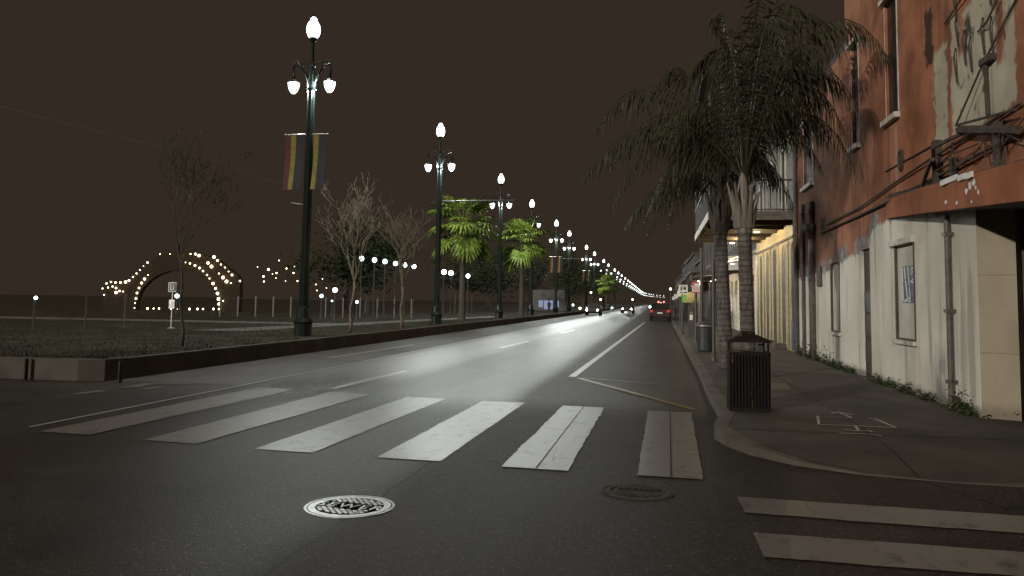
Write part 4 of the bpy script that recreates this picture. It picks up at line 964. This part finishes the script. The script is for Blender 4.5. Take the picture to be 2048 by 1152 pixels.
# ------------------------------------------------------------------ street furniture on the sidewalk
t = thing('litter_bin', 'near rusty black slatted litter bin with hipped lid', 'litter bin', (1.215, 11.55, SW), 'litter bins on the sidewalk')
hw = .255; b = MB()
ch = lambda h, c: [(-h + c, -h), (h - c, -h), (h, -h + c), (h, h - c), (h - c, h), (-h + c, h), (-h, h - c), (-h, -h + c)]
b.prism(ch(hw - .03, .05), .03, .76); bod = b.build('body', M['rust'], t)
sl = MB()
for k in range(12):
    u = -hw + .03 + k * (2 * hw - .06) / 11
    for s in (-1, 1):
        sl.box(u - .013, u + .013, s * hw - .008, s * hw + .008, .03, .74); sl.box(s * hw - .008, s * hw + .008, u - .013, u + .013, .031, .739)
sl.build('slats', M['rust'], bod)
b = MB(); b.prism(ch(hw + .012, .03), .735, .775); b.build('top_band', M['rust'], t); b = MB(); b.prism(ch(hw + .012, .03), 0, .05); b.build('base', M['rust'], t)
for sx in (-1, 1):
    for sy in (-1, 1): MB().box(sx * (hw - .02) - .013, sx * (hw - .02) + .013, sy * (hw - .02) - .013, sy * (hw - .02) + .013, .775, .91).build('lid_post', M['rust'], t)
b = MB(); H_ = hw + .03
b.loft([[(sx * H_ * k, sy * H_ * k, z) for sx, sy in ((-1, -1), (1, -1), (1, 1), (-1, 1))] for k, z in ((1, .905), (1, .93), (.36, 1.005), (.33, 1.005))]); b.build('lid', M['rust'], t)
MB().box(-.09, .09, -.09, .09, 1.006, 1.045).build('ashtray', M['rust'], t); MB().box(.13, .19, -.1, .06, .775, .88).build('litter_bag', M['plastic'], t)
t = thing('litter_bin', 'dark rounded litter bin farther along, between the thin poles', 'litter bin', (1.42, 25.2, SW), 'litter bins on the sidewalk')
MB().lathe([(.20, 0), (.22, .05), (.235, .70), (.25, .74), (.25, .80), (.20, .86)], 14).build('body', M['plastic'], t); MB().lathe([(.252, .742), (.252, .79)], 14).build('rim', M['steel'], t)
def pole(name, label, x, y, h, r_, cat='post', grp='poles by the kerb'):
    t = thing(name, label, cat, (x, y, SW), grp); MB().lathe([(r_ * 1.8, 0), (r_ * 1.5, .08), (r_, .12), (r_, h)], 8).build('shaft', M['iron'], t); return t
pole('pole', 'dark thin pole standing left of the darker feather palm', 1.40, 21.1, 2.5, .045)
pole('pole', 'dark thin pole just behind the rounded litter bin', 1.50, 28.5, 3.3, .055)
t = pole('no_parking_sign', 'red and white parking notice on a dark pole by the kerb', 1.42, 30.9, 2.3, .05, 'sign', 'signs by the kerb')
sgn = MB().box(-.135, .135, -.065, -.055, 1.80, 2.22).build('panel', M['signwhite'], t)
b = MB(); b.box(-.135, .135, -.070, -.0655, 2.16, 2.22); b.box(-.135, .135, -.070, -.0655, 1.80, 1.85); b.box(-.13, -.06, -.070, -.0655, 2.06, 2.15)
for k in range(4): b.box(-.10, .10, -.070, -.0655, 1.90 + k * .04, 1.915 + k * .04)
b.build('print', M['signred'], sgn)
t = pole('parking_sign', 'white parking sign with small green sign hung below it', 1.18, 39, 2.3, .04, 'sign', 'signs by the kerb')
sgn = MB().box(-.16, .24, -.06, -.05, 1.85, 2.28).build('panel', M['signwhite'], t); b = MB()
b.box(-.08, .0, -.066, -.0605, 2.02, 2.18); b.box(.05, .18, -.066, -.0605, 2.05, 2.18); b.box(-.10, .02, -.066, -.0605, 1.90, 1.95); b.box(.06, .2, -.066, -.0605, 1.90, 1.96); b.box(-.1, .2, -.066, -.0605, 2.21, 2.24); b.build('print', M['signblack'], sgn)
MB().box(-.02, .19, -.06, -.05, 1.50, 1.83).build('lower_panel', M['signgreen'], t)
t = thing('parking_meter', 'grey parking pay station with a pale label by the kerb', 'parking meter', (1.45, 36, SW))
MB().box(-.13, .13, -.10, .10, 0, 1.15).build('cabinet', M['iron'], t); MB().lathe([(.15, 1.15), (.14, 1.25), (.05, 1.33)], 10).build('hood', M['iron'], t); MB().box(-.06, .07, -.115, -.103, .72, .95).build('label_plate', M['signwhite'], t); MB().box(-.05, .06, -.115, -.103, 1.0, 1.08).build('screen', M['steel'], t)
for i, (x, y) in enumerate(((1.9, 55), (2.05, 64), (2.3, 88), (2.7, 120))):
    t = pole('small_sign', ['small white sign on a thin pole before the dark houses', 'second small white sign, behind the parked red car', 'faint small white sign far along the kerb', 'faintest small white sign near the road end'][i], x - .3, y, 2.5, .04, 'sign', 'signs by the kerb'); MB().box(-.2, .2, -.06, -.05, 1.95, 2.4).build('panel', M['signwhite'], t)

# ------------------------------------------------------------------ cars
def car(name, label, loc, rz, mat, suv=True, front=False, group=None):
    t = thing(name, label, 'car', loc, group, rz)     # nose towards +y
    Hh = 1.62 if suv else 1.42; sec = []
    prof = [(-2.25, .45, .82, .80), (-2.22, .32, 1.0, .86), (-1.6, .28, 1.03, .90), (0, .26, 1.03, .91), (1.3, .28, .98, .90), (2.0, .32, .86, .84), (2.25, .42, .72, .72)]
    for y, z0, z1, hw_ in prof: sec.append([(-hw_, y, z0), (hw_, y, z0), (hw_ + .02, y, (z0 + z1) / 2), (hw_ - .05, y, z1), (-hw_ + .05, y, z1), (-hw_ - .02, y, (z0 + z1) / 2)])
    MB().loft(sec).build('body', mat, t)
    c = MB(); c.loft([[(-.80, -2.05, 1.0), (.80, -2.05, 1.0), (.80, .95, 1.0), (-.80, .95, 1.0)], [(-.66, -1.75 if suv else -1.1, Hh - .06), (.66, -1.75 if suv else -1.1, Hh - .06), (.66, .25, Hh - .06), (-.66, .25, Hh - .06)]]); c.build('windows', M['black_glass'], t)
    c = MB(); c.loft([[(-.69, -1.82 if suv else -1.15, Hh - .07), (.69, -1.82 if suv else -1.15, Hh - .07), (.69, .30, Hh - .07), (-.69, .30, Hh - .07)], [(-.60, -1.7 if suv else -1.0, Hh), (.60, -1.7 if suv else -1.0, Hh), (.60, .15, Hh), (-.60, .15, Hh)]]); c.build('roof', mat, t)
    for sx in (-1, 1):
        for y in (-1.4, 1.42):
            wv = MB(); wv.loft([[(xx, y + r_ * math.cos(2 * math.pi * k / 14), .33 + r_ * math.sin(2 * math.pi * k / 14)) for k in range(14)] for xx, r_ in ((sx * .72, .30), (sx * .74, .33), (sx * .90, .33), (sx * .93, .29))]); w_ = wv.build('wheel', M['tyre'], t)
        MB().box(sx * .72 - .13, sx * .72 + .13, -2.275, -2.21, .78, .98).build('taillight', M['tail'], t)
        MB().ball((sx * .64, 2.20, .66), .10, 8, 6).build('headlight', M['headlight'] if front else M['steel'], t)
    MB().box(-.85, .85, -2.30, -2.255, .42, .58).build('bumper', M['carblack'], t); MB().box(-.22, .22, -2.275, -2.25, .66, .78).build('number_plate', M['signwhite'], t)
    return t
car('parked_car', 'dark red parked car with small red tail lights by the kerb', (.32, 76, 0), R(-.6), M['carpaint'])
c2 = car('parked_car', 'black parked car in front of the dark red one', (.55, 86, 0), R(-.6), M['carblack'])
car('oncoming_car', 'oncoming car with two round warm headlights near the park kerb', (-7.5, 100, 0), R(180), M['carblack'], False, True)
car('oncoming_car', 'oncoming car with one dazzling headlight near the road end', (-4.35, 128, 0), R(178), M['carblack'], False, True)
MB_ = None
# far shop window with a figure, across the park
t = thing('kiosk', 'small far kiosk with a lit bluish window behind the park', 'kiosk', (-14.6, 112, 0))
MB().box(-2.2, 2.2, .02, 4, 0, 3.2).build('walls', M['iron'], t)
for x0, x1 in ((-1.35, -.75), (-.62, .62), (.85, 1.1), (1.25, 1.42)): MB().box(x0, x1, -.02, .015, .55 if x0 > -.7 and x0 < 0 else .8, 1.75).build('window', M['shopglow'], t)
p = thing('person', 'tiny dark standing person silhouetted against the lit kiosk window', 'person', (-14.4, 111.2, 0))
b = MB(); b.tube([(-.1, 0, 0), (-.09, 0, .45), (-.08, 0, .85), (0, 0, .95)], [.06, .07, .09, .12], 8); b.tube([(.1, 0, 0), (.09, 0, .45), (.08, 0, .85), (0, 0, .95)], [.06, .07, .09, .12], 8); b.tube([(0, 0, .88), (0, 0, 1.15), (0, 0, 1.38), (0, 0, 1.5), (0, 0, 1.56)], [.16, .16, .2, .08, .06], 10)
for s in (-1, 1): b.tube([(s * .18, 0, 1.4), (s * .25, .02, 1.12), (s * .22, -.06, .88)], [.06, .05, .035], 6)
b.ball((0, 0, 1.64), .11, 10, 8, 1.2); b.build('body', M['carblack'], p)
# traffic signals far down the road
def signal(label, x, y, z, mats, grp='far traffic signals'):
    t = thing('traffic_signal', label, 'traffic light', (x, y, 0), grp)
    MB().tube([(1.2, .3, 0), (1.2, .3, z + .8), (0, .3, z + .8)], .08, 6).build('pole', M['iron'], t); MB().box(-.25, .25, 0, .3, z - .75, z + .75).build('housing', M['iron'], t)
    for dz, mt in mats: MB().ball((0, -.02, z + dz), .30, 10, 8).build('lens', M[mt], t)
for px_, py_, yy, mt, lb in ((1317, 604, 330, 'redlens', 'far red traffic signal, left of the red pair'), (1328, 604, 330, 'redlens', 'far red traffic signal, right of the red pair'), (1322, 608, 300, 'greenlens', 'far bluish green traffic signal below the red pair')):
    x, z = px2(px_, py_, yy); signal(lb, x, yy, max(z, 1.6), [(0, mt)])
for i, (px_, py_, yy, mt, lb) in enumerate(((1182, 585, 140, 'bulb', 'small warm light above the oncoming headlights'), (1201, 599, 140, 'bulb', 'small warm light above left of the road glare'), (1200, 613, 130, 'coolbulb', 'small cool lamp close right of two round headlights'), (1128, 596, 120, 'bulb', 'small warm lamp right of the lit kiosk'), (1146, 610, 125, 'coolbulb', 'lone cool lamp between kiosk and headlights'), (1224, 621, 140, 'coolbulb', 'thin cool lamp left of the dazzling headlight'), (1265, 599, 260, 'bulb', 'tiny warm lamp below the merging lamp row'), (1341, 578, 120, 'bulb', 'tiny white lamp above the parked cars'), (1300, 619, 200, 'coolbulb', 'tiny cool lamp left of the parked red car'), (1160, 620, 118, 'bulb', 'dim lamp cluster left of the two round headlights'))):
    x, z = px2(px_, py_, yy); park_lamp(lb, x, yy, max(z, .7), .16 if yy < 200 else .26, mt, 'far_lamp', 'small far lights')
